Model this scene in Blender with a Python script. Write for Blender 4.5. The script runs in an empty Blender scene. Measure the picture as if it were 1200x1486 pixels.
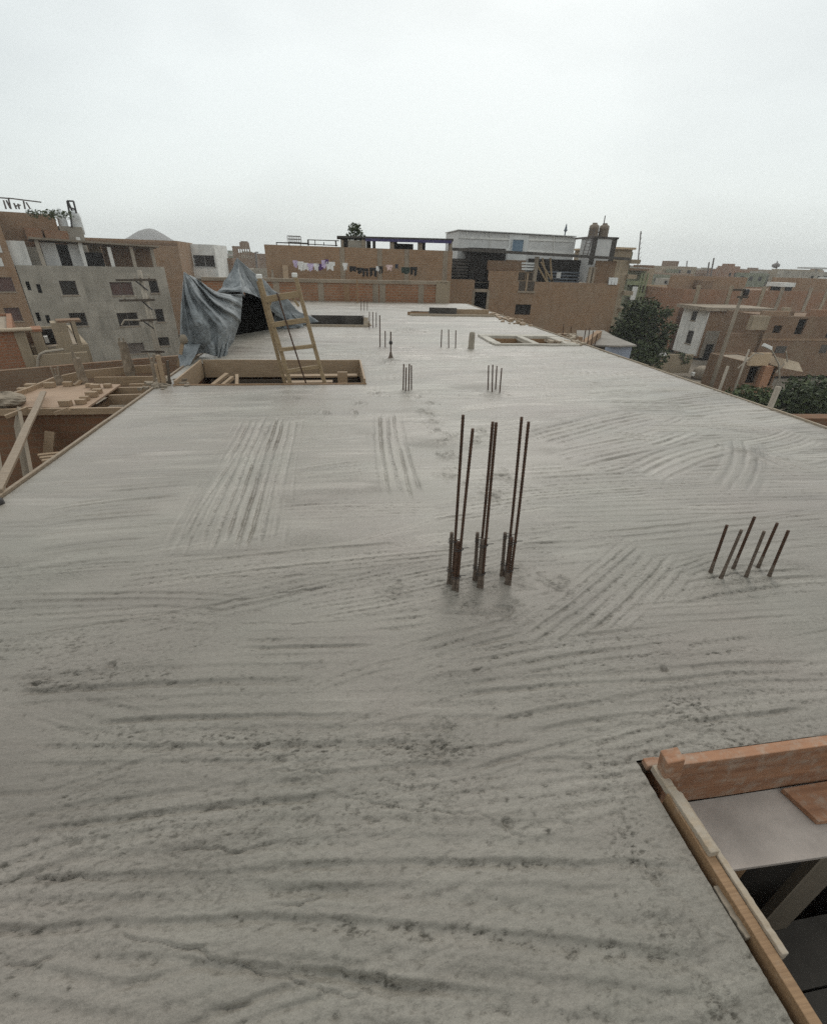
import bpy, math, random
import numpy as np
from mathutils import Vector
random.seed(7)
SC = bpy.context.scene; COL = SC.collection
# ------------------------------------------------------------------ survey
# Camera solved from the photo's vanishing points (slab edges = +Y, verticals); its eye is 1.7 m
# above the slab (z = 0). The helpers turn a measured photo position plus a distance into metres.
F, H = 660., 1.7
TILT, ROLL, YAW = math.atan(365/660), math.radians(1.8), math.radians(9.38)
_cy, _sy, _ct, _st = math.cos(YAW), math.sin(YAW), math.cos(TILT), math.sin(TILT)
FW = Vector((_sy*_ct, _cy*_ct, -_st)); RT = Vector((_cy, -_sy, 0)); UP = RT.cross(FW)
_cr, _sr = math.cos(ROLL), math.sin(ROLL)
EYE = Vector((0, 0, H))
def ray(x, y):
    a, b = x-600, y-743
    return RT*(a*_cr+b*_sr) - UP*(-a*_sr+b*_cr) + FW*F
def G(x, y, z=0.):
    d = ray(x, y); return EYE + d*((z-H)/d.z)
def PY(x, y, Y):
    d = ray(x, y); return EYE + d*(Y/d.y)
def PX(x, y, X):
    d = ray(x, y); return EYE + d*(X/d.x)
GZ = -8.4                                                        # street level

# ------------------------------------------------------------------ materials
def new_mat(name):
    m = bpy.data.materials.new(name); m.use_nodes = True
    nt = m.node_tree; b = nt.nodes['Principled BSDF']
    return m, nt, b
def N(nt, t, **kw):
    n = nt.nodes.new(t)
    for k, v in kw.items():
        if k in n.inputs: n.inputs[k].default_value = v
        else: setattr(n, k, v)
    return n
def ramp(nt, src, stops):
    r = nt.nodes.new('ShaderNodeValToRGB'); e = r.color_ramp.elements
    while len(e) < len(stops): e.new(.5)
    for i, (p, c) in enumerate(stops):
        e[i].position = p; e[i].color = (*c, 1) if len(c) == 3 else c
    nt.links.new(src, r.inputs[0]); return r.outputs[0]
def mixc(nt, f, a, b, mode='MIX'):
    n = nt.nodes.new('ShaderNodeMix'); n.data_type = 'RGBA'; n.blend_type = mode
    for i, v in ((0, f), (6, a), (7, b)):
        if hasattr(v, 'links'): nt.links.new(v, n.inputs[i])
        else: n.inputs[i].default_value = v if i == 0 else (*v, 1)
    return n.outputs[2]
def noise(nt, scale, detail=4, rough=.55, co=None, stretch=None):
    n = N(nt, 'ShaderNodeTexNoise', Scale=scale, Detail=detail, Roughness=rough)
    if co is None:
        co = nt.nodes.new('ShaderNodeTexCoord').outputs['Object']
    if stretch:
        mp = nt.nodes.new('ShaderNodeMapping'); mp.inputs['Scale'].default_value = stretch
        nt.links.new(co, mp.inputs[0]); co = mp.outputs[0]
    nt.links.new(co, n.inputs['Vector']); return n.outputs['Fac']
def bump(nt, b, h, strength=.3, dist=.01):
    n = N(nt, 'ShaderNodeBump', Strength=strength, Distance=dist)
    nt.links.new(h, n.inputs['Height']); nt.links.new(n.outputs[0], b.inputs['Normal'])

def plain(name, c, rough=.7, var=.25, scale=3., spec=.4, metal=0., bmp=0., bscale=40., stretch=None):
    m, nt, b = new_mat(name)
    f = noise(nt, scale, 5, .6, stretch=stretch)
    lo = tuple(v*(1-var) for v in c); hi = tuple(min(1, v*(1+var)) for v in c)
    nt.links.new(ramp(nt, f, [(.3, lo), (.7, hi)]), b.inputs['Base Color'])
    b.inputs['Roughness'].default_value = rough; b.inputs['Metallic'].default_value = metal
    b.inputs['Specular IOR Level'].default_value = spec
    if bmp: bump(nt, b, noise(nt, bscale, 5, .65), bmp, .01)
    return m

def brick(name, c1, c2, mortar, stain=(.3, .26, .2), amt=.4):
    m, nt, b = new_mat(name)
    uv = nt.nodes.new('ShaderNodeUVMap').outputs[0]
    t = N(nt, 'ShaderNodeTexBrick', Scale=1.0)
    t.inputs['Brick Width'].default_value = .25; t.inputs['Row Height'].default_value = .11
    t.inputs['Mortar Size'].default_value = .013; t.inputs['Bias'].default_value = -.1
    for k, c in (('Color1', c1), ('Color2', c2), ('Mortar', mortar)): t.inputs[k].default_value = (*c, 1)
    nt.links.new(uv, t.inputs['Vector'])
    f = noise(nt, .55, 6, .62)
    s = ramp(nt, f, [(.42, (0, 0, 0)), (.68, (amt,)*3)])
    col = mixc(nt, s, t.outputs['Color'], stain)
    g = noise(nt, 2.2, 5, .6, stretch=(1, 1, .6))
    col = mixc(nt, ramp(nt, g, [(.46, (0, 0, 0)), (.72, (.45,)*3)]), col, tuple(v*.6 for v in c1))
    nt.links.new(col, b.inputs['Base Color'])
    b.inputs['Roughness'].default_value = .9; b.inputs['Specular IOR Level'].default_value = .15
    bump(nt, b, t.outputs['Fac'], -.3, .01)
    return m

def render_wall(name, a, b_, rough=.9):                          # cement render with damp stains
    m, nt, b = new_mat(name)
    f = noise(nt, .45, 7, .66); g = noise(nt, 1.6, 5, .6, stretch=(1.3, 1.3, .22))
    col = ramp(nt, f, [(.3, a), (.7, b_)])
    col = mixc(nt, ramp(nt, g, [(.48, (0, 0, 0)), (.78, (.6,)*3)]), col, tuple(v*.6 for v in a))
    t = N(nt, 'ShaderNodeTexBrick', Scale=1.0); nt.links.new(nt.nodes.new('ShaderNodeUVMap').outputs[0], t.inputs['Vector'])
    t.inputs['Brick Width'].default_value = 1.9; t.inputs['Row Height'].default_value = 1.25; t.inputs['Mortar Size'].default_value = .012
    for kk, v in (('Color1', .86), ('Color2', 1.1), ('Mortar', .84)): t.inputs[kk].default_value = (v, v*.99, v*.97, 1)
    col = mixc(nt, .8, col, t.outputs['Color'], 'MULTIPLY')
    nt.links.new(col, b.inputs['Base Color'])
    b.inputs['Roughness'].default_value = rough; b.inputs['Specular IOR Level'].default_value = .2
    bump(nt, b, noise(nt, 12, 5, .6), .2, .02)
    return m

def wood(name, a, b_, rough=.6, spec=.3, cement=0., ring=9., stretch=(1, 14, 14)):
    m, nt, b = new_mat(name)
    f = noise(nt, ring, 6, .65, stretch=(stretch[0]*.5, stretch[1], stretch[2]))
    col = ramp(nt, f, [(.3, a), (.72, b_)])
    if cement:
        g = noise(nt, 17., 8, .75)
        col = mixc(nt, ramp(nt, g, [(.60-.3*cement, (0, 0, 0)), (.78-.25*cement, (.4+.6*cement,)*3)]), col, (.36, .31, .25))
    nt.links.new(col, b.inputs['Base Color'])
    b.inputs['Roughness'].default_value = rough; b.inputs['Specular IOR Level'].default_value = spec
    bump(nt, b, f, .35, .004)
    return m

M = {}
M['brick'] = brick('brick_red', (0.304, 0.144, 0.077), (0.240, 0.112, 0.060), (0.278, 0.206, 0.146), stain=(0.253, 0.187, 0.134), amt=.6)
M['brick_tan'] = brick('brick_tan', (0.306, 0.184, 0.108), (0.259, 0.153, 0.090), (0.299, 0.225, 0.155), stain=(0.292, 0.218, 0.155), amt=.6)
M['brick_dull'] = brick('brick_dull', (0.223, 0.131, 0.078), (0.187, 0.110, 0.067), (0.215, 0.160, 0.117), stain=(0.244, 0.187, 0.130), amt=.55)
M['brick_bright'] = brick('brick_orange', (0.322, 0.137, 0.072), (0.262, 0.113, 0.056), (0.262, 0.190, 0.135), stain=(0.239, 0.166, 0.116), amt=.55)
M['brick_mud'] = brick('brick_muddy', (.20, .105, .06), (.165, .085, .05), (.175, .115, .075), stain=(.14, .095, .062), amt=.8)
M['render'] = render_wall('cement_render', (.27, .245, .205), (.42, .385, .33))
M['render_warm'] = render_wall('warm_render', (.27, .215, .15), (.37, .30, .215))
M['beam'] = render_wall('cast_concrete', (.25, .20, .15), (.35, .29, .225))
M['white'] = render_wall('white_paint', (.62, .61, .58), (.78, .77, .74), .7)
M['clad'] = plain('white_sheet', (.60, .60, .58), .5, .08, 1.5)
M['clad_grey'] = plain('grey_sheet', (.52, .51, .49), .55, .1, 1.5)
M['dark'] = plain('dark_interior', (.02, .016, .013), .9, .3, 2)  # near-black for dark openings, their shade put into the colour
M['void'] = plain('shade_black', (.006, .0055, .005), .95, .3, 2, .05)  # blacker still, painted in where only deep shade is seen
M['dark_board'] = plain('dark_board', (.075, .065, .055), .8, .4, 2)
M['slate'] = plain('blue_grey_sheet', (.10, .115, .135), .5, .25, 2)
M['bluewall'] = plain('blue_grey_wall', (.30, .33, .39), .7, .1, 2)
M['glass'] = plain('window_glass', (.03, .026, .022), .2, .3, 1, .35)
M['glass_blue'] = plain('blue_glass', (.10, .16, .22), .15, .1, 1, .6)
M['curtain'] = plain('brown_shutter', (.10, .055, .045), .6, .25, 1)
M['frame'] = plain('window_frame', (.16, .13, .11), .6, .2, 2)
M['black'] = plain('black_metal', (.035, .03, .028), .5, .3, 4)
M['roofdark'] = plain('dark_roof', (.06, .052, .045), .8, .35, 2)
M['purple'] = plain('blue_purple_fascia', (.045, .035, .11), .6, .2, 3)
M['tank_brown'] = plain('brown_tank', (.20, .155, .115), .6, .15, 2)
M['tank_white'] = plain('white_tank', (.62, .63, .62), .5, .12, 2)
M['rust'] = plain('rusty_steel', (.085, .047, .03), .75, .55, 60, .4, .35, .5, 260)
M['rust_grey'] = plain('cement_coated_steel', (.13, .098, .075), .8, .45, 50, .3, .1, .5, 260)
M['wood'] = wood('ladder_wood', (.17, .115, .06), (.37, .275, .165), cement=.12)
M['wood_pale'] = wood('pale_timber', (.23, .155, .095), (.39, .285, .185), cement=.15)
M['wood_grey'] = wood('weathered_timber', (.17, .125, .085), (.33, .255, .18), cement=.2)
M['wood_red'] = wood('wet_red_timber', (.19, .09, .05), (.38, .20, .115), .65, .25, cement=.42, ring=3.2, stretch=(1, 9, 9))
M['wood_brown'] = wood('brown_timber', (.18, .105, .055), (.32, .20, .11), cement=.15)
M['wood_cement'] = wood('cement_caked_timber', (.27, .205, .14), (.38, .30, .21), .9, .2, cement=.75)
M['wood_dark'] = wood('dark_timber', (.055, .042, .032), (.11, .085, .062))
M['ply'] = plain('pink_plywood', (.34, .235, .16), .7, .12, 2.5, .3, 0, .15, 60, (1, 6, 1))
M['ply_grey'] = plain('cement_stained_plywood', (.40, .345, .305), .85, .22, 5, .2, 0, .2, 50)
M['tarp'] = None
M['concrete_old'] = render_wall('old_concrete', (.20, .165, .125), (.30, .25, .195))
M['white_crust'] = render_wall('cement_crust', (.40, .365, .31), (.58, .545, .49))
M['mud'] = plain('brown_mortar', (.21, .165, .12), .95, .35, 6)
M['pole'] = render_wall('pole_concrete', (.29, .25, .20), (.42, .37, .305))
M['orange'] = plain('orange_plaster', (.36, .19, .11), .8, .12, 1)
M['cream'] = plain('cream_plaster', (.46, .34, .22), .8, .12, 1)
M['green'] = plain('green_paint', (.22, .235, .13), .7, .2, 1)
M['olive'] = plain('olive_wall', (.17, .17, .11), .8, .25, 1)
M['canvas'] = plain('cream_canvas', (.45, .36, .26), .8, .1, 2)
M['metal_pale'] = plain('galvanised_sheet', (.27, .245, .215), .9, .2, 1.5, .1)
M['lampwhite'] = plain('lamp_housing', (.66, .64, .6), .5, .08, 2)
M['trunk'] = plain('bark', (.10, .075, .05), .9, .3, 4)
M['asphalt'] = plain('asphalt', (.06, .056, .052), .9, .3, .4)
M['dirt'] = plain('dry_ground', (.20, .165, .125), .95, .3, .15)
M['hill'] = plain('bare_hill', (.15, .135, .12), 1., .2, .01)
M['hill_hazed'] = plain('hazed_hill', (.66, .68, .67), 1., .05, .01)  # distance haze put into the colour, close to the sky
M['mesh_wire'] = plain('wire', (.12, .1, .09), .6, .2, 3)
for k, c in dict(c_white=(.66, .65, .63), c_lilac=(.50, .42, .58), c_purple=(.10, .05, .15), c_black=(.02, .018, .018),
                 c_navy=(.03, .035, .055), c_pink=(.60, .45, .43), c_green=(.035, .05, .04)).items():
    M[k] = plain('cloth_'+k[2:], c, .9, .15, 6)

def leaf_mat(name, a, b_):
    m, nt, b = new_mat(name)
    oi = nt.nodes.new('ShaderNodeNewGeometry').outputs['Random Per Island']
    nt.links.new(ramp(nt, oi, [(.0, a), (1., b_)]), b.inputs['Base Color'])
    b.inputs['Roughness'].default_value = .65; b.inputs['Specular IOR Level'].default_value = .25
    return m
M['leaf'] = leaf_mat('leaf_dark', (.018, .028, .010), (.075, .092, .036))
M['leaf2'] = leaf_mat('leaf_mid', (.03, .045, .014), (.085, .105, .04))

def tarp_mat():
    m, nt, b = new_mat('blue_grey_tarpaulin')
    f = noise(nt, 2.4, 7, .66); g = noise(nt, 14, 5, .6)
    col = ramp(nt, f, [(.30, (.125, .136, .142)), (.50, (.20, .214, .22)), (.68, (.33, .345, .348))])
    col = mixc(nt, ramp(nt, g, [(.62, (0, 0, 0)), (.74, (.35,)*3)]), col, (.40, .38, .35))
    nt.links.new(col, b.inputs['Base Color'])
    b.inputs['Roughness'].default_value = .6; b.inputs['Specular IOR Level'].default_value = .35
    bump(nt, b, noise(nt, 7, 7, .75), .7, .03)
    return m
M['tarp'] = tarp_mat()

def concrete_mat():
    m, nt, b = new_mat('fresh_concrete')
    co = nt.nodes.new('ShaderNodeTexCoord').outputs['Object']
    at = N(nt, 'ShaderNodeAttribute', attribute_name='aggregate'); A = at.outputs['Fac']
    f = noise(nt, .55, 5, .6, co); g = noise(nt, 2.6, 6, .65, co, (.45, 1.6, 1)); k = noise(nt, 60, 4, .75, co, (.65, 1.5, 1))
    P = N(nt, 'ShaderNodeAttribute', attribute_name='paste_and_shade').outputs['Fac']
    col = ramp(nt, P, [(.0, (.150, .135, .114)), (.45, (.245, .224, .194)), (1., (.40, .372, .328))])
    tint = ramp(nt, f, [(.35, (.99, 1.0, .96)), (.65, (1.04, .985, .97))])
    col = mixc(nt, 1., col, tint, 'MULTIPLY')
    col = mixc(nt, ramp(nt, g, [(.45, (0, 0, 0)), (.72, (.30,)*3)]), col, (.33, .305, .262))
    sand = ramp(nt, noise(nt, 210, 3, .8, co), [(.36, (.80, .79, .77)), (.5, (1, 1, 1)), (.66, (1.14, 1.13, 1.11))])
    col = mixc(nt, .75, col, sand, 'MULTIPLY')
    spots = ramp(nt, k, [(.44, (1, 1, 1)), (.53, (.0,)*3)])
    mA = nt.nodes.new('ShaderNodeMath'); mA.operation = 'MULTIPLY'
    nt.links.new(spots, mA.inputs[0]); nt.links.new(A, mA.inputs[1])
    col = mixc(nt, mA.outputs[0], col, (.075, .066, .05))             # dark river-sand grains of the aggregate, with pit shade put into the colour
    nt.links.new(col, b.inputs['Base Color'])
    rg = ramp(nt, g, [(.3, (.30,)*3), (.7, (.50,)*3)])
    mx = nt.nodes.new('ShaderNodeMath'); mx.operation = 'MULTIPLY_ADD'
    nt.links.new(A, mx.inputs[0]); mx.inputs[1].default_value = .22; nt.links.new(rg, mx.inputs[2])
    nt.links.new(mx.outputs[0], b.inputs['Roughness'])
    b.inputs['Specular IOR Level'].default_value = .5
    h1 = noise(nt, 190, 4, .75, co); h2 = noise(nt, 26, 5, .65, co, (.6, 1.3, 1))
    ms = nt.nodes.new('ShaderNodeMath'); ms.operation = 'MULTIPLY_ADD'
    nt.links.new(h1, ms.inputs[0]); ms.inputs[1].default_value = .6; nt.links.new(h2, ms.inputs[2])
    st = nt.nodes.new('ShaderNodeMath'); st.operation = 'MULTIPLY_ADD'
    nt.links.new(A, st.inputs[0]); st.inputs[1].default_value = .5; st.inputs[2].default_value = .42
    n = N(nt, 'ShaderNodeBump', Distance=.008)
    nt.links.new(st.outputs[0], n.inputs['Strength']); nt.links.new(ms.outputs[0], n.inputs['Height'])
    nt.links.new(n.outputs[0], b.inputs['Normal'])
    return m
M['concrete'] = concrete_mat()

# ------------------------------------------------------------------ mesh helpers
class MB:
    def __init__(s): s.v = []; s.f = []; s.mi = []; s.cur = 0
    def face(s, *pts):
        i = len(s.v); s.v += [tuple(p) for p in pts]; s.f.append(tuple(range(i, i+len(pts)))); s.mi.append(s.cur)
    def hexa(s, c):                                             # 8 corners: bottom 4 ccw, top 4 ccw
        i = len(s.v); s.v += [tuple(p) for p in c]
        for q in ((3, 2, 1, 0), (4, 5, 6, 7), (0, 1, 5, 4), (1, 2, 6, 5), (2, 3, 7, 6), (3, 0, 4, 7)):
            s.f.append(tuple(i+k for k in q)); s.mi.append(s.cur)
    def box(s, x0, x1, y0, y1, z0, z1):
        s.hexa([(x0, y0, z0), (x1, y0, z0), (x1, y1, z0), (x0, y1, z0), (x0, y0, z1), (x1, y0, z1), (x1, y1, z1), (x0, y1, z1)])
    def beam(s, p, q, w, h, up=(0, 0, 1), seg=1, jit=0.):       # bar from p to q, w across, h along 'up'
        p, q = Vector(p), Vector(q); d = (q-p).normalized(); up = Vector(up)
        a = d.cross(up)
        if a.length < 1e-3: a = d.cross(Vector((0, 1, 0)))
        a.normalize(); b = a.cross(d).normalized()
        rings = []
        for k in range(seg+1):
            c = p.lerp(q, k/seg)
            if jit: c = c + a*random.uniform(-jit, jit) + b*random.uniform(-jit, jit)
            i = len(s.v)
            s.v += [tuple(c+a*x*w/2+b*y*h/2) for x, y in ((-1, -1), (1, -1), (1, 1), (-1, 1))]
            rings.append(i)
        for i, j in zip(rings, rings[1:]):
            for k in range(4): s.f.append((i+k, i+(k+1) % 4, j+(k+1) % 4, j+k)); s.mi.append(s.cur)
        s.f.append(tuple(rings[0]+k for k in (3, 2, 1, 0))); s.f.append(tuple(rings[-1]+k for k in range(4))); s.mi += [s.cur]*2
    def tube(s, pts, r, n=8, caps=True):
        pts = [Vector(p) for p in pts]; rr = r if isinstance(r, (list, tuple)) else [r]*len(pts)
        rings = []
        for k, c in enumerate(pts):
            d = (pts[min(k+1, len(pts)-1)]-pts[max(k-1, 0)]).normalized()
            a = d.cross(Vector((0, 1, 0)) if abs(d.y) < .9 else Vector((1, 0, 0))).normalized(); b = d.cross(a)
            i = len(s.v); rings.append(i)
            s.v += [tuple(c+(a*math.cos(t*2*math.pi/n)+b*math.sin(t*2*math.pi/n))*rr[k]) for t in range(n)]
        for i, j in zip(rings, rings[1:]):
            for k in range(n): s.f.append((i+k, i+(k+1) % n, j+(k+1) % n, j+k)); s.mi.append(s.cur)
        if caps:
            s.f.append(tuple(rings[0]+k for k in reversed(range(n)))); s.f.append(tuple(rings[-1]+k for k in range(n))); s.mi += [s.cur]*2
    def panel(s, o, u, w, z0, z1, t, holes=(), n=None):         # upright wall from o along u, t thick to the back (n)
        o = Vector(o); u = Vector(u).normalized(); n = Vector(n) if n is not None else Vector((-u.y, u.x, 0))
        us = sorted({0, w, *[min(max(h[i], 0), w) for h in holes for i in (0, 1)]})
        zs = sorted({z0, z1, *[min(max(h[i], z0), z1) for h in holes for i in (2, 3)]})
        def hole(i, j):
            if i < 0 or j < 0 or i >= len(us)-1 or j >= len(zs)-1: return True
            a, b = (us[i]+us[i+1])/2, (zs[j]+zs[j+1])/2
            return any(h[0] < a < h[1] and h[2] < b < h[3] for h in holes)
        P = lambda a, z, k: o+u*a+n*(t*k)+Vector((0, 0, z))
        for i in range(len(us)-1):
            for j in range(len(zs)-1):
                if hole(i, j): continue
                a, b, c, d = us[i], us[i+1], zs[j], zs[j+1]
                s.face(P(a, c, 0), P(b, c, 0), P(b, d, 0), P(a, d, 0)); s.face(P(b, c, 1), P(a, c, 1), P(a, d, 1), P(b, d, 1))
                if hole(i-1, j): s.face(P(a, c, 1), P(a, c, 0), P(a, d, 0), P(a, d, 1))
                if hole(i+1, j): s.face(P(b, c, 0), P(b, c, 1), P(b, d, 1), P(b, d, 0))
                if hole(i, j-1): s.face(P(a, c, 1), P(b, c, 1), P(b, c, 0), P(a, c, 0))
                if hole(i, j+1): s.face(P(a, d, 0), P(b, d, 0), P(b, d, 1), P(a, d, 1))
    def lathe(s, c, prof, n=16):
        c = Vector(c); rings = []
        for r, z in prof:
            i = len(s.v); rings.append(i)
            s.v += [(c.x+r*math.cos(2*math.pi*k/n), c.y+r*math.sin(2*math.pi*k/n), c.z+z) for k in range(n)]
        for i, j in zip(rings, rings[1:]):
            for k in range(n): s.f.append((i+k, i+(k+1) % n, j+(k+1) % n, j+k)); s.mi.append(s.cur)
        s.f.append(tuple(rings[0]+k for k in reversed(range(n)))); s.f.append(tuple(rings[-1]+k for k in range(n))); s.mi += [s.cur]*2
    def build(s, name, mat, parent=None, smooth=False, bevel=0.):
        base = BASE.get(parent.name, Vector()) if parent else Vector()
        me = bpy.data.meshes.new(name)
        me.from_pydata([tuple(Vector(p)-base) for p in s.v], [], s.f)
        mats = mat if isinstance(mat, (list, tuple)) else [mat]
        for m in mats: me.materials.append(M[m] if isinstance(m, str) else m)
        if len(mats) > 1: me.polygons.foreach_set('material_index', s.mi)
        uv = me.uv_layers.new(name='UVMap').data
        for p in me.polygons:
            n = p.normal
            for li in p.loop_indices:
                c = Vector(me.vertices[me.loops[li].vertex_index].co)+base
                if abs(n.z) > .7: uv[li].uv = (c.x, c.y)
                else:
                    l = math.hypot(n.x, n.y); uv[li].uv = ((-n.y*c.x+n.x*c.y)/l, c.z)
        if smooth: me.polygons.foreach_set('use_smooth', [True]*len(me.polygons))
        o = bpy.data.objects.new(name, me); COL.objects.link(o)
        if parent: o.parent = parent
        BASE[o.name] = base
        if bevel:
            b = o.modifiers.new('bevel', 'BEVEL'); b.width = bevel; b.segments = 2; b.limit_method = 'ANGLE'
        return o
BASE = {}
def tag(o, label=None, cat=None, group=None, kind=None):
    if label: o['label'] = label
    if cat: o['category'] = cat
    if group: o['group'] = group
    if kind: o['kind'] = kind
    return o
def thing(name, label, cat, loc=(0, 0, 0), group=None):
    o = bpy.data.objects.new(name, None); COL.objects.link(o); o.location = loc; o.empty_display_size = .3
    BASE[o.name] = Vector(loc); return tag(o, label, cat, group)
def mesh_thing(name, mb, mat, label, cat, group=None, smooth=False, bevel=0.):
    return tag(mb.build(name, mat, None, smooth, bevel), label, cat, group)

# ------------------------------------------------------------------ fresh concrete slab
X0, X1, Y0, Y1 = -2.64, 5.96, -3.0, 22.72
HOLES = [(1.076, 3.4, -1.2, .945), (-2.43, .37, 7.16, 8.74), (-.92, .86, 14.0, 16.9), (3.78, 4.62, 10.95, 12.15), (4.74, 5.45, 10.95, 12.15), (2.75, 4.6, 17.3, 18.9)]
def _h(ix, iy, s):
    n = (ix.astype(np.int64)*374761393+iy.astype(np.int64)*668265263+s*1442695041) & 0x7fffffff
    n = ((n ^ (n >> 13))*1274126177) & 0x7fffffff
    return ((n ^ (n >> 16)) & 0xffff)/32767.5-1.
def vn(x, y, s=0):
    ix, iy = np.floor(x), np.floor(y); fx, fy = x-ix, y-iy
    fx = fx*fx*(3-2*fx); fy = fy*fy*(3-2*fy)
    a, b, c, d = _h(ix, iy, s), _h(ix+1, iy, s), _h(ix, iy+1, s), _h(ix+1, iy+1, s)
    return (a*(1-fx)+b*fx)*(1-fy)+(c*(1-fx)+d*fx)*fy
def fbm(x, y, s=0, o=4):
    r = 0; a = 1.; t = 0
    for k in range(o): r = r+a*vn(x*2**k, y*2**k, s+k*17); t += a; a *= .55
    return r/t
def sst(a, b, x):
    t = np.clip((x-a)/(b-a), 0, 1); return t*t*(3-2*t)

def lines(bounds, extra):
    out = []
    for (a, b, d0, d1) in bounds:
        x = a; n = max(1, int(round((b-a)/((d0+d1)/2))))
        g = (d1/d0)**(1/n) if d1 != d0 else 1.
        steps = np.array([d0*g**k for k in range(n)]); steps *= (b-a)/steps.sum()
        out += list(a+np.concatenate([[0], np.cumsum(steps)[:-1]]))
    out.append(bounds[-1][1]); out = np.array(out)
    for e in extra:                                             # snap lines onto the rims of the openings
        out[np.argmin(abs(out-e))] = e
    return np.unique(out)
GX = lines([(X0, -1.6, .013, .0075), (-1.6, 2.0, .0056, .0056), (2.0, 2.3, .0056, .0075), (2.3, X1, .0075, .014)], [v for h in HOLES for v in h[:2]])
GY = lines([(Y0, .1, .35, .006), (.1, 1.7, .0041, .0050), (1.7, 2.8, .0050, .0062), (2.8, 6., .0065, .022), (6., Y1, .022, .075)], [v for h in HOLES for v in h[2:]])
XX, YY = np.meshgrid(GX, GY)
h = .006*fbm(XX*.7, YY*.7, 3, 3)+.0022*fbm(XX*3, YY*5, 5, 3)+.0010*fbm(XX*1.5, YY*48, 6, 3)+.0009*fbm(XX*60, YY*60, 7, 2)
A = np.clip(fbm(XX*.9, YY*2.0, 9, 4)*1.6-.25, 0, .55)
rs = random.Random(11)
P_ = .26+.23*sst(.4, 4.5, YY)+.10*fbm(XX*.5, YY*.7, 19, 3)+.20*fbm(XX*.8, YY*1.6, 15, 4)+.09*fbm(XX*2, YY*22, 16, 3)+.06*fbm(XX*1.2, YY*60, 18, 2)  # streaky slab tone, set paler towards the far end
def stroke(p, q, w, lam, dep, curve=0., rough=.3, flat=.8, soft=.05, tw=.75, tone0=None, gx=2.2, cont=0.):
    """one pass of the rake: parallel grooves lam apart in a band w wide from p to q"""
    global h, A, P_
    p, q = np.array(p[:2], float), np.array(q[:2], float); L = np.hypot(*(q-p)); d = (q-p)/L; s = rs.randint(0, 9999)
    m = w/2+abs(curve)+.15
    x0, x1 = min(p[0], q[0])-m, max(p[0], q[0])+m; y0, y1 = min(p[1], q[1])-m, max(p[1], q[1])+m
    i0, i1 = np.searchsorted(GX, (x0, x1)); j0, j1 = np.searchsorted(GY, (y0, y1))
    if i1-i0 < 2 or j1-j0 < 2: return
    X, Y = XX[j0:j1, i0:i1], YY[j0:j1, i0:i1]
    a = (X-p[0])*d[0]+(Y-p[1])*d[1]; b = -(X-p[0])*d[1]+(Y-p[1])*d[0]
    b = b-curve*(1-(2*a/L-1)**2)+.012*vn(a*1.3, b*.5, s)+.004*vn(a*7, b*5, s+2)+.003*vn(a*28, b*28, s+12)
    fing = vn(b/lam, 0*a, s+1)
    e = .08+.16*vn(b/lam*1.3, 0*a+.5, s+3)+.05*vn(b/lam*4, a*4, s+13)
    mask = sst(w/2+.03, w/2-soft-.04, abs(b)+.04*vn(a*4, b*4, s+14))*sst(-.06+e, .16+e, a)*sst(L+.06-e, L-.18-e, a)
    ph = 2*math.pi*(b/lam)+.7*vn(a*1.1, b/lam, s+4)
    c = (.5+.5*np.cos(ph)); groove = c**(gx+.5*gx*vn(a*1.3, b/lam*.7, s+10))
    pale = rs.gauss(0, .075); depth = (.80+.55*float(np.clip((3.2-q[1])/1.6, 0, 1))+.6*float(np.clip((q[1]-2.8)/1.5, 0, 1)))*dep*(1+.45*fing)*np.clip(.62+.30*cont+(1-.55*cont)*(.55*vn(a*2.4, b/lam*.8, s+5)+.25*vn(a*8, b/lam, s+15)), .05, 1.4)
    prof = -depth*groove+.35*depth*np.exp(-((np.mod(ph/(2*math.pi)+.5, 1)-.5-.24)/.09)**2)
    nb = .75*fbm(X*52, Y*88, s+6, 3)+.45*fbm(a*16, b*70, s+21, 3)
    fine = fbm(a*1.6, b*95, s+20, 2)+.6*fbm(a*.8, b*52, s+22, 2)
    grit = np.clip(nb-.12, 0, 1)*1.15*(.14+groove**.7)*(.35+rough)
    prof = prof+fine*(.0004+.09*dep)-grit*(.0035+.55*dep)
    h[j0:j1, i0:i1] = h[j0:j1, i0:i1]*(1-mask*flat)+prof*mask
    far_ = float(np.clip((q[1]-2.)/2.5, 0, 1)); tone = .245+.265*float(np.clip(q[1]/5.5, 0, 1))+pale+(1+.7*far_)*(.15*vn(a*.7, b/lam*.9, s+8)+.12*fbm(a*1.5, b/lam*2.2, s+9, 3)+.07*(1-c)-.13*groove*rough+.16*fine)  # ridges paler, grooves darker: shade of the relief put into the tone
    if tone0 is not None: tone = tone-pale+tone0-.30*groove+.12*c**.5  # stronger groove shade in the colour of these passes
    P_[j0:j1, i0:i1] = P_[j0:j1, i0:i1]*(1-mask*tw)+mask*tw*tone
    A[j0:j1, i0:i1] = A[j0:j1, i0:i1]*(1-mask*.75)+mask*rough*np.clip(.25+groove, 0, 1)*np.clip(.05+3.0*nb, 0, 1.3)
def S(x0, y0, x1, y1, *a, **k): stroke(G(x0, y0), G(x1, y1), *a, **k)
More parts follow.
